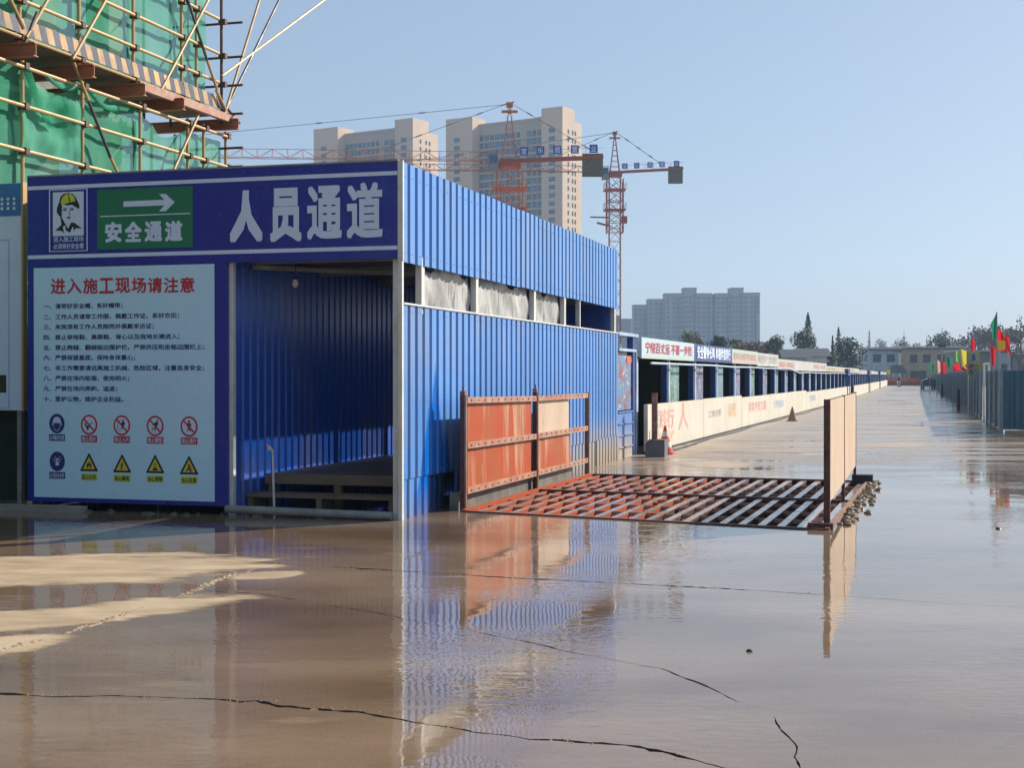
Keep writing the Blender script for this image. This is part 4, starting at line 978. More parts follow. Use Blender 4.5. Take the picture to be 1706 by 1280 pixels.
tree('brown_shrub', 'brown leafless hedge growing behind the pink banners', 1250, 70, 572, 605, 170, m['leaf_brown'], n_leaf=1200, cat='shrub')
tree('broad_tree', 'leafy green tree standing left of the tall conifer', 1292, 40, 548, 600, 200, m['leaf_mid'])
tree('broad_tree', 'low dark tree between the conifer and the hazy block', 1275, 50, 568, 608, 195, m['leaf_dark'])
tree('broad_tree', 'broad green tree directly below the tall conifer', 1338, 62, 549, 600, 205, m['leaf_mid'])
tree('conifer', 'tall pointed conifer rising above the village trees', 1346, 36, 521, 580, 215, m['leaf_mid'], 'cone', 1400)
tree('conifer', 'pale thin conifer beside the large dark tree', 1397, 22, 545, 590, 230, m['twig'], 'cone', 700)
tree('conifer', 'narrow dark conifer just left of the large dark tree', 1387, 14, 559, 610, 190, m['leaf_dark'], 'cone', 400)
tree('round_tree', 'large dark spreading tree left of the pale blue house', 1412, 72, 562, 625, 210, m['leaf_dark'], n_leaf=2600)
tree('round_tree', 'low dark tree at the foot of the roadside houses', 1372, 50, 583, 625, 185, m['leaf_mid'])
tree('conifer', 'small dark conifer above the pale blue house', 1448, 16, 551, 600, 300, m['leaf_dark'], 'cone', 400)
for i, (px, w_, tp, lb_) in enumerate(((1468, 34, 562, 'leftmost dark tree behind the long house roof'), (1500, 40, 564, 'dark tree under the thin antenna tower'), (1527, 28, 569, 'rightmost dark tree behind the long house roof'))):
    tree('round_tree', lb_, px, w_, tp, 600, 330, m['leaf_dark'], n_leaf=900, group='trees behind the house roof')
tree('bare_tree', 'bare winter tree left of the flags above the roof', 1582, 38, 551, 590, 290, m['twig'], 'bare')
tree('bare_tree', 'bare grey tree right behind the red flag', 1625, 60, 545, 600, 280, m['twig'], 'bare')
tree('bare_tree', 'bare tree between the green and red flags', 1662, 60, 540, 600, 250, m['twig'], 'bare')
tree('bare_tree', 'tall bare tree at the right edge', 1700, 70, 528, 600, 230, m['twig'], 'bare')
# far wood that closes the view, and low ridge of trees
wd = MB(); random.seed(8)
for i in range(9000):
    px = random.uniform(-250, 1950); D_ = random.uniform(700, 900); h_ = random.random()*(11+4*math.sin(px*.02)+2.5*math.sin(px*.071))
    c = P(px, 625, d=D_); c.z = h_; rnd_leaf(wd, c, random.uniform(1.2, 2.6))
tag(wd.build('distant_wood', m['leaf_dark']), 'low dark belt of distant woodland along the horizon', 'woodland', kind='stuff')
# antenna tower
q = P(1506, 625, d=700); q.z = 0
at_ = thing('antenna_tower', 'thin distant telecom mast above the trees behind the long house', 'mast', tuple(q))
a = MB(); a.tube(q, q+Vector((0,0,21)), .55, 8, .3); a.tube(q+Vector((0,0,21)), q+Vector((0,0,26)), .12, 6, .05); a.build('pole', m['crane_g'], at_)
a = MB(); a.tube(q+Vector((0,0,16.5)), q+Vector((0,0,17.6)), 1.3, 10); a.tube(q+Vector((0,0,19.5)), q+Vector((0,0,20.2)), 1.0, 10); a.build('platform', m['crane_g'], at_)

# ============================================================ HOUSES AT THE ROAD END
def house(label, px0, px1, top, D, depth, wall, roofm, wins, roofov=.5, slope=.0, base_off=0, name='house', gable=False, toff=0, h2=None):
    k_ = D/F; c = P(px0, 625, d=D); c.z = 0
    t = thing(name, label, 'house', tuple(c), YAW); OFF[t] = Vector((0,0,0))
    Wd_ = (px1-px0)*k_; H = 1.6+(625-top)*k_
    mb = MB(); mb.box((0, 0, 0), (Wd_, depth, H-.3)); w_ = mb.build('wall', wall, t)
    mb = MB()
    if gable:
        mb.prism([(-roofov, -roofov, H-.3), (-roofov, depth+roofov, H-.3), (-roofov, depth/2, H+depth*.22)], (Wd_+2*roofov, 0, 0))
    else: mb.box((-roofov, -roofov, H-.3), (Wd_+roofov, depth+roofov, H)); 
    mb.build('roof', roofm, t)
    if not gable:
        mb = MB(); mb.box((-roofov+.05, -roofov+.05, H-.62), (Wd_+roofov-.05, -.02, H-.3)); mb.build('eave', m['roof_d'], t)
    for (x, zb, ww, hh) in wins:
        mb = MB(); xc = (x-px0)*k_; mb.box((xc-ww/2, -.06, zb), (xc+ww/2, .02, zb+hh)); f_ = mb.build('window', m['roof_d'], t)
        mb = MB(); mb.box((xc-ww/2+.12, -.08, zb+.12), (xc-.05, -.065, zb+hh-.12)); mb.box((xc+.05, -.08, zb+.12), (xc+ww/2-.12, -.065, zb+hh-.12)); mb.build('pane', m['glass_d'], f_)
    return t
house('pale blue two storey house at the far end of the road', 1449, 1497, 579, 265, 9, m['h_blue'], m['roof'], [(1461, 4.0, 1.5, 1.5), (1484, 4.0, 1.5, 1.5), (1461, .9, 1.3, 1.5)])
house('long ochre two storey house at the road end', 1502, 1602, 577, 268, 9, m['h_yellow'], m['roof'], [(1522, 3.9, 1.4, 1.6), (1544, 3.9, 1.5, 1.6), (1568, 3.9, 1.5, 1.6), (1590, 3.9, 1.5, 1.6), (1530, .8, 3, 1.6)])
house('white gable infill between the blue and ochre houses', 1497.4, 1501.6, 583, 264, 9, m['h_white'], m['roof_d'], [], roofov=.02)
house('grey flat building behind the red flag', 1606, 1664, 583, 240, 9, m['far_wall'], m['roof'], [(1625, 3.0, 1.6, 1.2)])
house('blue grey building with white corner pillar near the right edge', 1668, 1684, 582, 235, 9, m['h_blue'], m['roof'], [(1673, 1.9, 1.0, 1.6)], roofov=.1)
house('low brown building at the right edge', 1686.5, 1740, 588, 236, 9, m['far_wall'], m['roof'], [(1704, 1.6, 1.4, 1.8), (1722, 1.6, 1.4, 1.8)])
house('white house with dark gabled roof behind the booths', 1308, 1342, 592, 175, 3.4, m['h_blue'], m['roof_d'], [(1318, 2.2, .8, 1.0)], gable=True)
house('low house with dark gabled roof next to the big dark tree', 1345, 1378, 590, 180, 3.4, m['h_white'], m['roof_d'], [(1360, 2.2, .9, 1.0)], gable=True)
house('small pale blue cabin on the left behind the booth row', 1253, 1276, 590, 120, 3, m['h_blue'], m['post_white'], [], roofov=.1, name='cabin')
house('white topped cabin on the right behind the booth row', 1296, 1326, 599, 115, 3, m['h_white'], m['h_white'], [], roofov=.05, name='cabin')
# dark pavilion
c = P(1483, 625, d=240); c.z = 0
t = thing('pavilion', 'dark tent-roofed gatehouse at the end of the road', 'gatehouse', tuple(c), YAW); OFF[t] = Vector((0,0,0))
a = MB(); a.add([(0,0,1.9),(3,0,1.9),(3,3,1.9),(0,3,1.9),(.6,.9,3.3),(2.3,.9,3.3),(2.3,2,3.3),(.6,2,3.3)], [(3,2,1,0),(4,5,6,7),(0,1,5,4),(1,2,6,5),(2,3,7,6),(3,0,4,7)]); a.build('roof', m['roof_d'], t)
for x in (.15, 2.8):
    for y in (.15, 2.8): a = MB(); a.box((x-.07, y-.07, 0), (x+.07, y+.07, 1.9)); a.build('post', m['roof_d'], t)
a = MB(); a.box((.3, .4, 0), (2.6, 2.6, 1.1)); a.build('wall', m['roof_d'], t)
# yellow sign by it
q = P(1480, 625, d=225); q.z = 0
t = thing('yellow_sign', 'small yellow sign on a post at the end of the booth row', 'sign', tuple(q), YAW); OFF[t] = Vector((0,0,0))
a = MB(); a.tube((0,0,0), (0,0,1.9), .04, 8); a.build('post', m['grey_steel'], t); a = MB(); a.box((-.3, -.06, 1.7), (.3, -.045, 2.5)); a.build('board', m['print_yellow'], t)
# orange hoarding across the road end
t = thing('road_end_hoarding', 'low orange and brown hoarding closing the far end of the road', 'barrier', tuple(P(1478, 625, d=214).xy)+(0,), YAW); OFF[t] = Vector((0,0,0))
for i in range(6):
    a = MB(); x = i*1.75; a.box((x, 0, .62), (x+1.72, .1, 1.18)); a.build('panel', m['hoarding'], t)
    a = MB(); x = i*1.75; a.box((x, .01, 0), (x+1.72, .09, .615)); a.build('base_panel', m['rust'], t)
    a = MB(); a.box((x-.03, -.05, 0), (x+.03, 0, 1.25)); a.build('post', m['rust_dark'], t)

# ============================================================ BOOTH ROW AND BARRIER
def bx(y):      # slight bend of the row
    pts = [(26.2, -5.46), (28.2, -5.42), (50, -5.12), (70, -4.85), (110, -4.62), (150, -4.7), (225, -5.0)]
    for (a0, b0), (a1, b1) in zip(pts, pts[1:]):
        if y <= a1: return b0+(b1-b0)*(y-a0)/(a1-a0)
    return pts[-1][1]
row = thing('booth_row', 'long row of dark blue frame display booths with posters behind the cream barrier', 'booths', (-5.6, 28.2, 0))
posters = []
for nm, c1, c2 in (('a', (.12, .3, .5), (.3, .12, .12)), ('b', (.2, .34, .42), (.12, .25, .12)), ('c', (.24, .26, .34), (.1, .1, .18)), ('d', (.1, .25, .45), (.25, .35, .3))):
    mt, n, b = base('poster_'+nm); k = n.mix(n.ramp(n.noise(2.2, detail=5), .4, .6), c1, c2); k = n.mix(n.ramp(n.noise(5, (1, 1, 2.5), 2), .58, .64), k, (.45, .45, .42)); n.put(b.inputs['Base Color'], k); b.inputs['Roughness'].default_value = .35; posters.append(mt)
SP = 3.55; yb = 28.2; i = 0
ys = []
while yb < 222: ys.append(yb); yb += SP
for i, y in enumerate(ys[:-1]):
    x = bx(y)-.12; y2 = ys[i+1]; x2 = bx(y2)-.12; H1 = 1.93 if y < 58 else 1.78
    a = MB(); a.box((x-.14, y-.16, 0), (x, y, H1)); a.build('post', m['dblue'], row)
    a = MB(); a.box((x-.03, y+.003, 0), (x+.015, y+.2, H1)); a.build('post_edge', m['post_white'], row)
    a = MB(); a.add([(x-1.3, y+.05, 0), (x2-1.3, y2, 0), (x2-1.3, y2, H1+.2), (x-1.3, y+.05, H1+.2)], [(0,1,2,3)]); a.add([(x-1.34, y+.05, 0), (x2-1.34, y2, 0), (x2-1.34, y2, H1+.2), (x-1.34, y+.05, H1+.2)], [(3,2,1,0)]); a.build('back_panel', m['dgreen'], row)
    a = MB(); a.prism([(x-.03, y, H1+.02), (x2-.03, y2, H1+.02), (x2-1.4, y2, H1+.02), (x-1.4, y, H1+.02)], (0, 0, .03)); a.build('roof_panel', m['dblue'], row)
    a = MB(); a.prism([(x-1.25, y-.08, .0), (x-.15, y-.08, 0), (x-.15, y-.08, H1), (x-1.25, y-.08, H1)], (0, .03, 0)); a.build('side_panel', m['dgreen'], row)
    if i > 0:
        a = MB(); w_ = 1.75 if i < 25 else 2.4; a.add([(x-.07, y+.1, .85), (x-.07+(x2-x)*w_/SP, y+w_, .85), (x-.07+(x2-x)*w_/SP, y+w_, 1.84 if y < 58 else 1.7), (x-.07, y+.1, 1.84 if y < 58 else 1.7)], [(0,1,2,3)])
        a.add([(x-.10, y+.1, .85), (x-.10+(x2-x)*w_/SP, y+w_, .85), (x-.10+(x2-x)*w_/SP, y+w_, 1.7), (x-.10, y+.1, 1.7)], [(3,2,1,0)])
        a.build('poster', posters[i % 4], row)
        a = MB(); a.prism([(x-.05, y+w_, .3), (x-.4, y+w_+.3, .3), (x-.4, y+w_+.3, H1), (x-.05, y+w_, H1)], (0, .06, 0)); a.build('inner_panel', m['dblue'], row)
# dim brace: square gate towers
for px, w_ in ((1411, 1.1), (1446, 1.3), (1466, 1.2)):
    y = P(px, 640, X=-4.6).y; x = bx(y)+.12
    a = MB()
    for dx in (0, .5):
        for dy in (0, w_*2.2): a.box((x-dx-.06, y+dy-.06, 0), (x-dx+.06, y+dy+.06, 1.9))
    a.box((x-.6, y-.1, 1.55), (x+.08, y+w_*2.2+.1, 2.0)); a.box((x-.56, y, .0), (x-.5, y+w_*2.2, 1.5)); a.build('gate_tower', m['dblue'], row)
# fascia banners
m['ban_sky'] = None
def banner_mat(name, top, bot, zlo, zhi):
    mt, n, b = base(name); x, y, z = n.xyz(); k = n.mix(n.ramp(n.math('ADD', z, n.math('MULTIPLY', n.noise(1.5, detail=4), .12)), zlo, zhi), bot, top); n.put(b.inputs['Base Color'], k); b.inputs['Roughness'].default_value = .4; return mt
m['ban_sky'] = banner_mat('banner_sky', (.5, .62, .68), (.5, .54, .3), 1.96, 2.1)
m['ban_pink'] = banner_mat('banner_pink', (.46, .6, .5), (.6, .42, .36), 1.95, 2.35)
m['ban_white'] = mat('banner_white', (.55, .55, .5), .5); m['ban_navy'] = mat('banner_navy', (.05, .06, .24), .4)
def banner(y0, y1, z0, z1, mt, body=None, tm=None, bold=.02, hk=.6, two=False):
    xa, xb = bx(y0)-.02, bx(y1)-.02
    a = MB(); a.prism([(xa, y0+.01, z0), (xb, y1-.01, z0), (xb, y1-.01, z1), (xa, y0+.01, z1)], (-.05, 0, 0)); o = a.build('banner', mt, row)
    if body:
        d = Vector((xb-xa, y1-y0, 0)).normalized(); c = Vector(((xa+xb)/2, (y0+y1)/2, (z0+z1)/2+.02))
        text('lettering', body, tm, o, c, d, (y1-y0)*.88, (z1-z0)*hk, .012, bold)
yA = P(1072, 580, X=-5.4).y; yB = P(1158, 590, X=-5.33).y; yC = P(1222, 595, X=-5.22).y; yD = P(1265, 600, X=-5.12).y; yE = P(1301, 605, X=-5.0).y
banner(yA, yB, 1.94, 2.37, m['ban_sky'], '宁绕百丈远 不冒一步险', m['print_red'], .01, .55)
banner(yB, yC, 1.94, 2.37, m['ban_navy'], '安全警钟长鸣 幸福伴您同行', m['print_white'], .03, .78)
banner(yC, yD, 1.94, 2.36, m['ban_pink'], '高高兴兴上班 平平安安回家', m['faded_red'], .02, .5)
banner(yD, (yD+yE)/2, 1.9, 2.34, m['ban_white'], '安全生产', m['faded_grey'], .0, .6); banner((yD+yE)/2, yE, 1.9, 2.34, m['ban_white'], '文明施工', m['faded_grey'], .0, .6)
y = yE; i = 0
while y < 218:
    L = random.uniform(6, 9); z1 = 2.2 if y < 75 else (2.08 if y < 110 else 2.0)
    banner(y, min(y+L, 222), 1.78 if y < 110 else 1.72, z1, (m['ban_pink'], m['ban_white'], m['ban_white'], m['ban_sky'])[i % 4], ('安全第一 预防为主', '', '质量为本')[i % 3] or None, m['faded_red'], .02, .5); y += L; i += 1
# conduit under fascia
a = MB(); py_ = None
for y in range(29, 220, 4):
    q = Vector((bx(y)+.03, y, (1.84 if y < 58 else 1.7)+random.uniform(-.015, .015)))
    if py_ is not None: a.tube(py_, q, .025, 6)
    py_ = q
a.build('conduit', m['post_white'], row)
# booth end with shelf, poster and ribbed skirt
e = thing('end_booth', 'blue end booth with a landscape poster and muddy ribbed skirt beside the shed', 'booth', (-5.6, 27.2, 0))
y0, y1 = SE+.12, 28.0; xe = -5.5
a = MB(); a.box((xe-.8, y0, 2.36), (xe+.02, y1+.2, 2.42)); a.build('top_beam', m['post_white'], e)
a = MB(); a.box((xe-.8, y0, 2.06), (xe+.02, y1, 2.11)); a.build('shelf', m['post_white'], e)
a = MB(); a.box((xe-.9, y0, 0), (xe-.85, y1, 2.35)); a.build('back_panel', m['dgreen'], e)
a = MB(); a.box((xe-.5, y0+.3, 2.112), (xe-.1, y0+1.1, 2.2), rz=.2); a.build('folded_sheet', m['barrier'], e)
a = MB(); a.box((xe-.05, y0, .92), (xe-.03, y1-.3, 1.98)); a.build('poster', posters[0], e)
a = MB(); a.box((xe-.028, y0+.9, 1.84), (xe-.02, y1-.32, 1.95)); a.build('orange_label', m['hoarding'], e)
a = MB(); a.box((xe-.12, y1-.28, 0), (xe, y1, 2.35)); a.build('post', m['dblue'], e)
a = MB(); a.box((xe-.03, y1+.003, 0), (xe+.02, y1+.05, 2.05)); a.build('post_edge', m['post_white'], e)
m['skirt'] = None
mt, n, b = base('muddy_blue_skirt'); x_, y_, z_ = n.xyz(); k = n.mix(n.ramp(n.math('ADD', z_, n.math('MULTIPLY', n.noise(3, detail=4), .4)), .3, .8), (.42, .36, .29), (.1, .22, .5)); n.put(b.inputs['Base Color'], k); b.inputs['Roughness'].default_value = .5
for i in range(4):
    a = MB(); z = i*.225; a.box((xe-.04, y0, z), (xe-.01, y1-.3, z+.2)); a.box((xe-.04, y0, z+.2), (xe+.015, y1-.3, z+.223)); a.build('skirt_board', mt, e)
# barrier: one panel each, standing in a line
ypos = [28.2, 35.2, 42.2, 49.2, 56.2, 63.2, 70.2, 77.2, 84.2, 91.5]
lbl = 'cream barrier panel printed with large faded red characters beside the concrete block'
bar = thing('roadside_barrier', 'long low cream barrier with faded print along the booth row', 'barrier', (-5.2, 28.2, 0))
yy = 28.2; i = 0; random.seed(14)
while yy < 220:
    L = 7.0; x0, x1 = bx(yy)+.13, bx(yy+L)+.13; h0 = 1.0 if yy < 40 else .93 if yy < 60 else .85
    a = MB(); a.prism([(x0, yy, .05), (x1, yy+L-.03, .05), (x1, yy+L-.03, h0-.01), (x0, yy, h0)], (-.08, 0, 0)); o = a.build('panel', m['barrier'], bar)
    a = MB(); a.prism([(x0-.01, yy, 0), (x1-.01, yy+L-.03, 0), (x1-.01, yy+L-.03, .048), (x0-.01, yy, .048)], (-.06, 0, 0)); a.build('footing', m['black'], bar)
    d = Vector((x1-x0, L, 0)).normalized()
    def bt(body, yc, zc, w_, h_, mt_): text('lettering', body, mt_, o, (x0+(x1-x0)*(yc-yy)/L, yc, zc), d, w_, h_, .004, .02)
    if i == 0:
        bt('践行', P(1116, 690, X=-5.2).y, .66, 1.7, .42, m['faded_red']); bt('人', P(1141, 690, X=-5.2).y, .66, 1.3, .62, m['faded_red']); bt('安\n全', P(1097, 690, X=-5.25).y, .64, .35, .5, m['faded_grey'])
        bt('安全生产', P(1116, 720, X=-5.2).y, .3, 1.9, .18, m['faded_orange'])
    elif i == 1: bt('工地文明', 37.0, .6, 2.2, .2, m['faded_grey']); bt('和谐', 40.2, .62, 1.6, .4, m['faded_orange'])
    elif i == 2: bt('共筑平安工程', 46.0, .6, 4.6, .32, m['faded_red'])
    elif i in (3, 5): bt('文明城市', yy+3, .55, 3.6, .3, m['faded_blue'])
    yy += L; i += 1
    if 98 < yy < 104: yy = 103
# black hose along the barrier foot
a = MB(); pv = None
for k_ in range(60):
    y = 27.9+k_*1.1; q = Vector((bx(y)+.30+.06*math.sin(k_*.7)+.05*math.sin(k_*.23+1), y, .025))
    if pv is not None: a.tube(pv, q, .022, 8)
    pv = q
tag(a.build('hose', m['black']), 'black hose lying along the foot of the cream barrier', 'hose')
# concrete block with rusty post
q = P(1091, 762, z=0)
t = thing('block_with_post', 'grey concrete footing block carrying a rusty steel post', 'post', tuple(q), 0); m['blk'] = mat('grey_block_concrete', (.13, .13, .135), .8, bump=.3)
a = MB(); a.prism([(q.x-.19, q.y, 0), (q.x+.19, q.y, 0), (q.x+.19, q.y, .34), (q.x-.12, q.y, .34), (q.x-.19, q.y, .26)], (0, .38, 0)); a.build('block', m['blk'], t)
a = MB(); cx_, cy_ = q.x-.04, q.y+.19
a.box((cx_-.05, cy_-.05, .3), (cx_+.05, cy_-.038, 1.25)); a.box((cx_-.05, cy_+.038, .3), (cx_+.05, cy_+.05, 1.25)); a.box((cx_-.006, cy_-.038, .3), (cx_+.006, cy_+.038, 1.24)); a.build('steel_post', m['rust'], t)
a = MB(); a.tube((q.x-.12, q.y+.1, .3), (q.x-.12, q.y+.1, .5), .006, 6); a.build('rebar', m['rust'], t)
def cone(loc, h, r_, mats, label, name='traffic_cone'):
    t = thing(name, label, 'traffic cone', tuple(loc))
    L = Vector(loc); a = MB(); a.box((L.x-r_*1.1, L.y-r_*1.1, 0), (L.x+r_*1.1, L.y+r_*1.1, .025)); a.build('base', mats[0], t)
    for k_ in range(5):
        z0 = .025+(h-.025)*k_/5; z1 = .025+(h-.025)*(k_+1)/5
        ra = r_*.85*(1-k_/5)+.018; rb_ = r_*.85*(1-(k_+1)/5)+.018
        a = MB(); a.tube(L+Vector((0,0,z0)), L+Vector((0,0,z1)), ra, 16, rb_); a.build('band', mats[k_ % 2], t, smooth=False)
cone((-4.98, 28.45, 0), .57, .17, (m['cone_o'], m['cone_w']), 'red and white traffic cone half hidden behind the concrete block')
q = P(1320, 702, z=0); cone(q, .5, .17, (m['cone_d'], m['cone_d']), 'dirty brown traffic cone standing alone by the barrier foot')

# ============================================================ RIGHT FENCE
fn = thing('site_fence', 'dark teal corrugated site fence along the right side of the road', 'fence', (2.1, 41, 0))
FH = 1.72
def fx_(y): return 2.12-.4*(y-41)/(123-41) if y < 123 else 1.72
fme = sheet_mesh(2.5, FH-.12, 9, depth=.04, crest=.4, tr_=.15, mt=m['fence'], name='fence_panel')
def frow(y0, y1):
    y = y1
    while y > y0+.1:
        o = link('panel', fme, fn); x = fx_(y)
        o.location = Vector((x, y, .12))-offs(fn); o.rotation_euler = (0, 0, -math.pi/2)
        a = MB(); a.box((x-.07, y-.04, 0), (x+.0, y+.04, FH+.03)); a.build('post', m['fence_post'], fn)
        a = MB(); a.box((x-.03, y-2.5, .02), (x+.03, y, .11)); a.build('kerb', m['concrete'], fn)
        y -= 2.5
    a = MB(); a.box((fx_(y)-.07, y-.04, 0), (fx_(y)+.0, y+.04, FH+.03)); a.build('post', m['fence_post'], fn)
frow(40.7, 48.2); frow(52.8, 222.8)
for i in range(5):
    o = link('panel', fme, fn); o.location = Vector((2.1+i*2.5, 40.6, .12))-offs(fn); o.rotation_euler = (0, 0, 0)
a = MB(); a.box((2.06, 40.5, 0), (2.14, 40.58, FH+.05)); a.build('post', m['fence_post'], fn)
a = MB(); a.box((2.2, 40.45, 0), (14.4, 40.75, .1)); a.build('kerb', m['mortar'], fn)
# white pipe frame in the gap
t = thing('pipe_gate_frame', 'white pipe frame over the gap in the right-hand fence', 'gate frame', (2.2, 50, 0))
for y in (48.5, 52.2): a = MB(); a.tube((2.12, y, 0), (2.12, y, 1.98), .035, 8); a.build('post', m['white_paint'], t)
a = MB(); a.tube((2.12, 48.5, 1.98), (2.12, 52.2, 1.98), .035, 8); a.build('top_rail', m['white_paint'], t)
a = MB(); a.box((3.4, 47.5, 0), (3.5, 54.5, 1.35)); tag(a.build('brick_wall', m['brick']), 'low red brown wall seen through the gap in the fence', 'wall')
# flags
def flag(px, py_top, py_bot, wpx, D, colr, label, py_pole=None, lean=0, seed=0, second=None, flip=1):
    k_ = D/F; q = P(px, 625, d=D); base_ = Vector((q.x, q.y, 0)); zt_ = 1.6+(625-py_top)*k_; zb = 1.6+(625-py_bot)*k_
    t = thing('flag', label, 'flag', tuple(base_), 0, 'flags along the right-hand fence'); 
    a = MB(); a.tube(base_, base_+Vector((0,0,zt_)), .02*max(1, D/70), 6); a.build('pole', m['grey_steel'], t)
    W_ = wpx*k_; rr = Vector((_r.x, _r.y, 0)); a = MB(); nx, nz = 12, 12; vs = []
    for i in range(nx+1):
        for j in range(nz+1):
            u_ = i/nx; v = j/nz
            top = zt_-u_*(zt_-zb)*.35*(1 if lean >= 0 else 1.4); bot = zb+(.15*(zt_-zb))*math.sin(u_*2.4+seed)
            p = base_+rr*(flip*W_*u_*(.75+.25*v)+lean*W_*(1-v)*u_)+FW*(W_*.16*math.sin(u_*6+v*2+seed))
            p.z = bot+(top-bot)*v; vs.append(p)
    a.add(vs, [(i*(nz+1)+j, i*(nz+1)+j+1, (i+1)*(nz+1)+j+1, (i+1)*(nz+1)+j) for i in range(nx) for j in range(nz)])
    a.build('cloth', m['flag_'+colr], t, smooth=True)
    return t
FLG = [
 (1660.5, 520, 573, 9, 47.5, 'green', 'tall narrow green flag, highest of the flags'),
 (1661, 548, 590, 21, 47.3, 'red', 'large red flag with yellow patch under the green one', ),
 (1650, 571, 607, 9, 50, 'red', 'dark red furled flag between the sign and the gap'),
 (1617.5, 560, 586, 7, 58, 'red', 'red furled flag standing above the yellow sign'),
 (1600, 580, 610, 18, 62, 'yellow', 'yellow flag directly left of the speed sign'),
 (1588, 605, 620, 24, 66, 'red', 'red flag edged white hanging below the yellow one'),
 (1592, 584, 606, 11, 74, 'lime', 'lime green flag left of the yellow flag'),
 (1577, 592, 610, 10, 84, 'green', 'green flag second from the far group'),
 (1568, 600, 622, 9, 96, 'red', 'red flag by the tall lamp-like pole'),
 (1561, 598, 624, 8, 104, 'pink', 'pale orange flag in the far group'),
 (1549, 602, 624, 8, 120, 'green', 'farthest green flag over the fence'),
]
for i, f_ in enumerate(FLG):
    o = flag(*f_, seed=i*1.3, lean=(.4 if i in (1, 5) else 0), flip=(-1 if i == 0 else 1))
    if i == 1:
        c = P(1668, 575, d=46.9); a = MB(); a.box((c.x-.12, c.y-.01, c.z-.15), (c.x+.13, c.y+.01, c.z+.15)); a.build('emblem_patch', m['flag_yellow'], o)
# speed sign
q = P(1621, 625, d=56.5); q.z = 0
t = thing('speed_sign', 'yellow green speed limit sign with a figure 5 on the right fence', 'sign', tuple(q), YAW); OFF[t] = Vector((0,0,0))
m['sgn'] = mat('sign_olive', (.36, .36, .05), .45); m['sgn_c'] = mat('sign_ring', (.25, .3, .42), .45)
a = MB(); a.box((-.27, -.05, 1.6), (.27, -.03, 2.56)); bo = a.build('board', m['sgn'], t)
for x in (-.18, .18): a = MB(); a.tube((x, 0, 0), (x, 0, 2.5), .025, 8); a.build('post', m['white_paint'], t)
a = MB(); a.tube((0, -.058, 2.3), (0, -.051, 2.3), .2, 24); a.build('disc', m['sgn_c'], bo)
text('number', '5', m['print_navy'], bo, (0, -.062, 2.3), (1,0,0), .16, .24, 0, .03)
text('lettering', '减行\n速驶', m['print_navy'], bo, (0, -.054, 1.85), (1,0,0), .42, .4, 0, .02)
# tall lamp pole
q = P(1569, 657, z=0); t = thing('lamp_pole', 'slim pole with a dark lamp head rising above the right fence', 'lamp pole', tuple(q)); OFF[t] = q
a = MB(); a.tube(q, q+Vector((0,0,4.0)), .05, 8, .035); a.build('pole', m['grey_steel'], t); a = MB(); a.box(tuple(q+Vector((-.3,-.1,3.9))), tuple(q+Vector((.3,.1,4.15)))); a.build('lamp_head', m['roof_d'], t)
for (px, py) in ((1597, 684), (1569, 661)):
    q = P(px, py, z=0); a = MB(); a.tube(q, q+Vector((0,0,.95)), .09, 10); tag(a.build('bollard', m['black']), 'black bollard at the fence foot, %s' % ('nearer the camera' if py == 684 else 'below the lamp pole'), 'bollard')
# dark cart
q = P(1546, 650, z=0); t = thing('utility_cart', 'dark box-bodied cart parked against the right fence far down the road', 'cart', tuple(q), YAW*.5); OFF[t] = Vector((0,0,0))
a = MB(); a.box((-.65, -1, .45), (.65, 1, 1.15)); a.box((-.6, 1.0, .45), (.6, 1.5, 1.3)); a.build('body', m['roof_d'], t)
a = MB(); a.bar((-.8, -1.1, 1.0), (-.2, -1.1, 1.22), .5, .04); a.build('tarpaulin', m['print_white'], t)
for x in (-.55, .55):
    for y in (-.6, .9): a = MB(); a.tube((x-.06, y, .28), (x+.06, y, .28), .28, 14); a.build('wheel', m['black'], t)
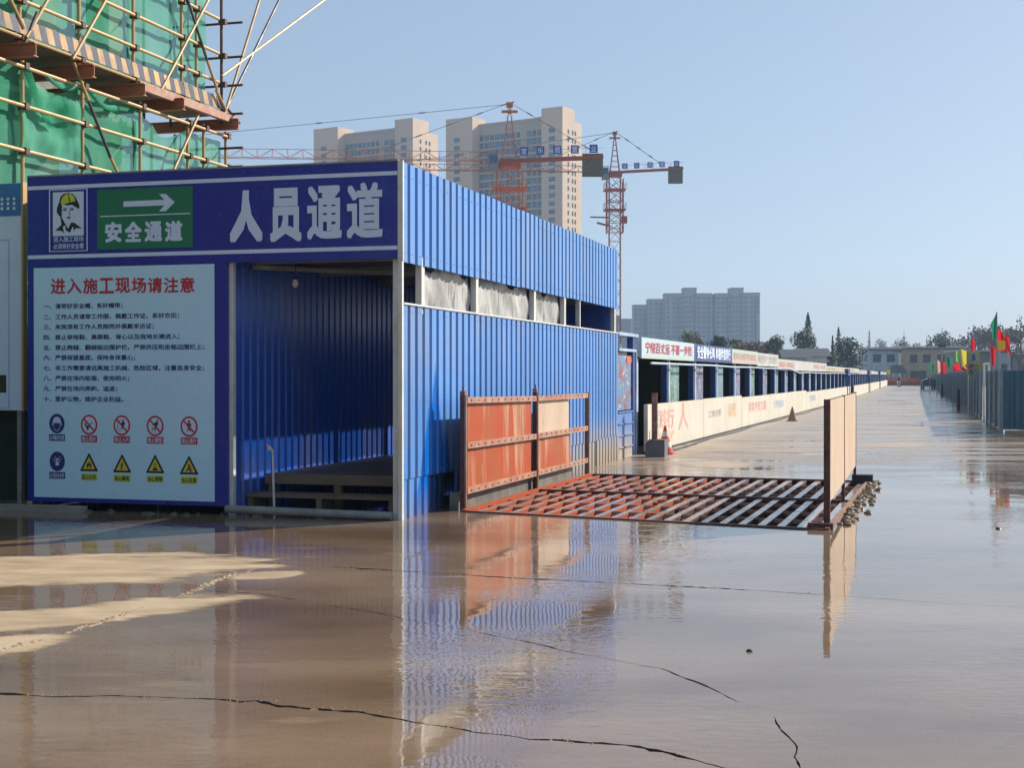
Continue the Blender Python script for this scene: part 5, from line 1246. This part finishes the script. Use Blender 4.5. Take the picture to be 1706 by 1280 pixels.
# rider on a scooter
q = P(1498, 645, z=0)
t = thing('scooter', 'small scooter with rider coming down the middle of the road', 'scooter', tuple(q), YAW); OFF[t] = Vector((0,0,0))
for y in (-.5, .55): a = MB(); a.tube((-.045, y, .2), (.045, y, .2), .2, 14); a.build('wheel', m['black'], t)
a = MB(); a.bar((0, -.42, .3), (0, .45, .3), .22, .1); a.bar((0, .1, .4), (0, .6, .62), .26, .22); a.bar((0, -.5, .2), (0, -.34, .85), .2, .06); a.build('body', m['h_white'], t)
a = MB(); a.tube((-.28, -.33, .88), (.28, -.33, .88), .02, 8); a.build('handlebar', m['black'], t)
def person(label, loc, rz, joints, edges_, rad):
    me = bpy.data.meshes.new('person'); me.from_pydata(joints, edges_, []); o = bpy.data.objects.new('person', me); col.objects.link(o)
    o.location = loc; o.rotation_euler[2] = rz; tag(o, label, 'person')
    mo = o.modifiers.new('skin', 'SKIN'); sv = me.skin_vertices[0].data
    for i, r_ in enumerate(rad): sv[i].radius = (r_, r_)
    sv[0].use_root = True
    o.modifiers.new('sub', 'SUBSURF').levels = 1; o.modifiers['sub'].render_levels = 1
    dg = bpy.context.evaluated_depsgraph_get(); nm = bpy.data.meshes.new_from_object(o.evaluated_get(dg)); o.modifiers.clear(); o.data = nm; nm.materials.append(m['roof_d']); return o
J = [(0,.15,.72),(0,.1,.95),(0,.05,1.15),(0,.02,1.26),(0,0,1.38),(0,-.01,1.46),(-.17,.04,1.16),(-.22,-.1,.98),(-.22,-.3,.9),(.17,.04,1.16),(.22,-.1,.98),(.22,-.3,.9),(-.1,-.2,.72),(-.11,-.25,.38),(-.11,-.33,.36),(.1,-.2,.72),(.11,-.25,.38),(.11,-.33,.36)]
E = [(0,1),(1,2),(2,3),(3,4),(4,5),(2,6),(6,7),(7,8),(2,9),(9,10),(10,11),(0,12),(12,13),(13,14),(0,15),(15,16),(16,17)]
person('rider in dark clothes sitting on the scooter far down the road', tuple(q), YAW, J, E, [.15,.15,.14,.06,.1,.08,.07,.05,.04,.07,.05,.04,.09,.06,.05,.09,.06,.05])

# ============================================================ HAZE
hz = MB(); hz.box((-1350, -80, -1.5), (1350, 1400, 112))
mt = bpy.data.materials.new('haze'); mt.use_nodes = True; nt = mt.node_tree; nt.nodes.clear()
out = nt.nodes.new('ShaderNodeOutputMaterial'); pv_ = nt.nodes.new('ShaderNodeVolumePrincipled'); pv_.inputs['Color'].default_value = (.5, .72, 1, 1); pv_.inputs['Density'].default_value = .00031; pv_.inputs['Anisotropy'].default_value = .2
nt.links.new(pv_.outputs[0], out.inputs['Volume'])
tag(hz.build('haze', mt), kind='stuff')
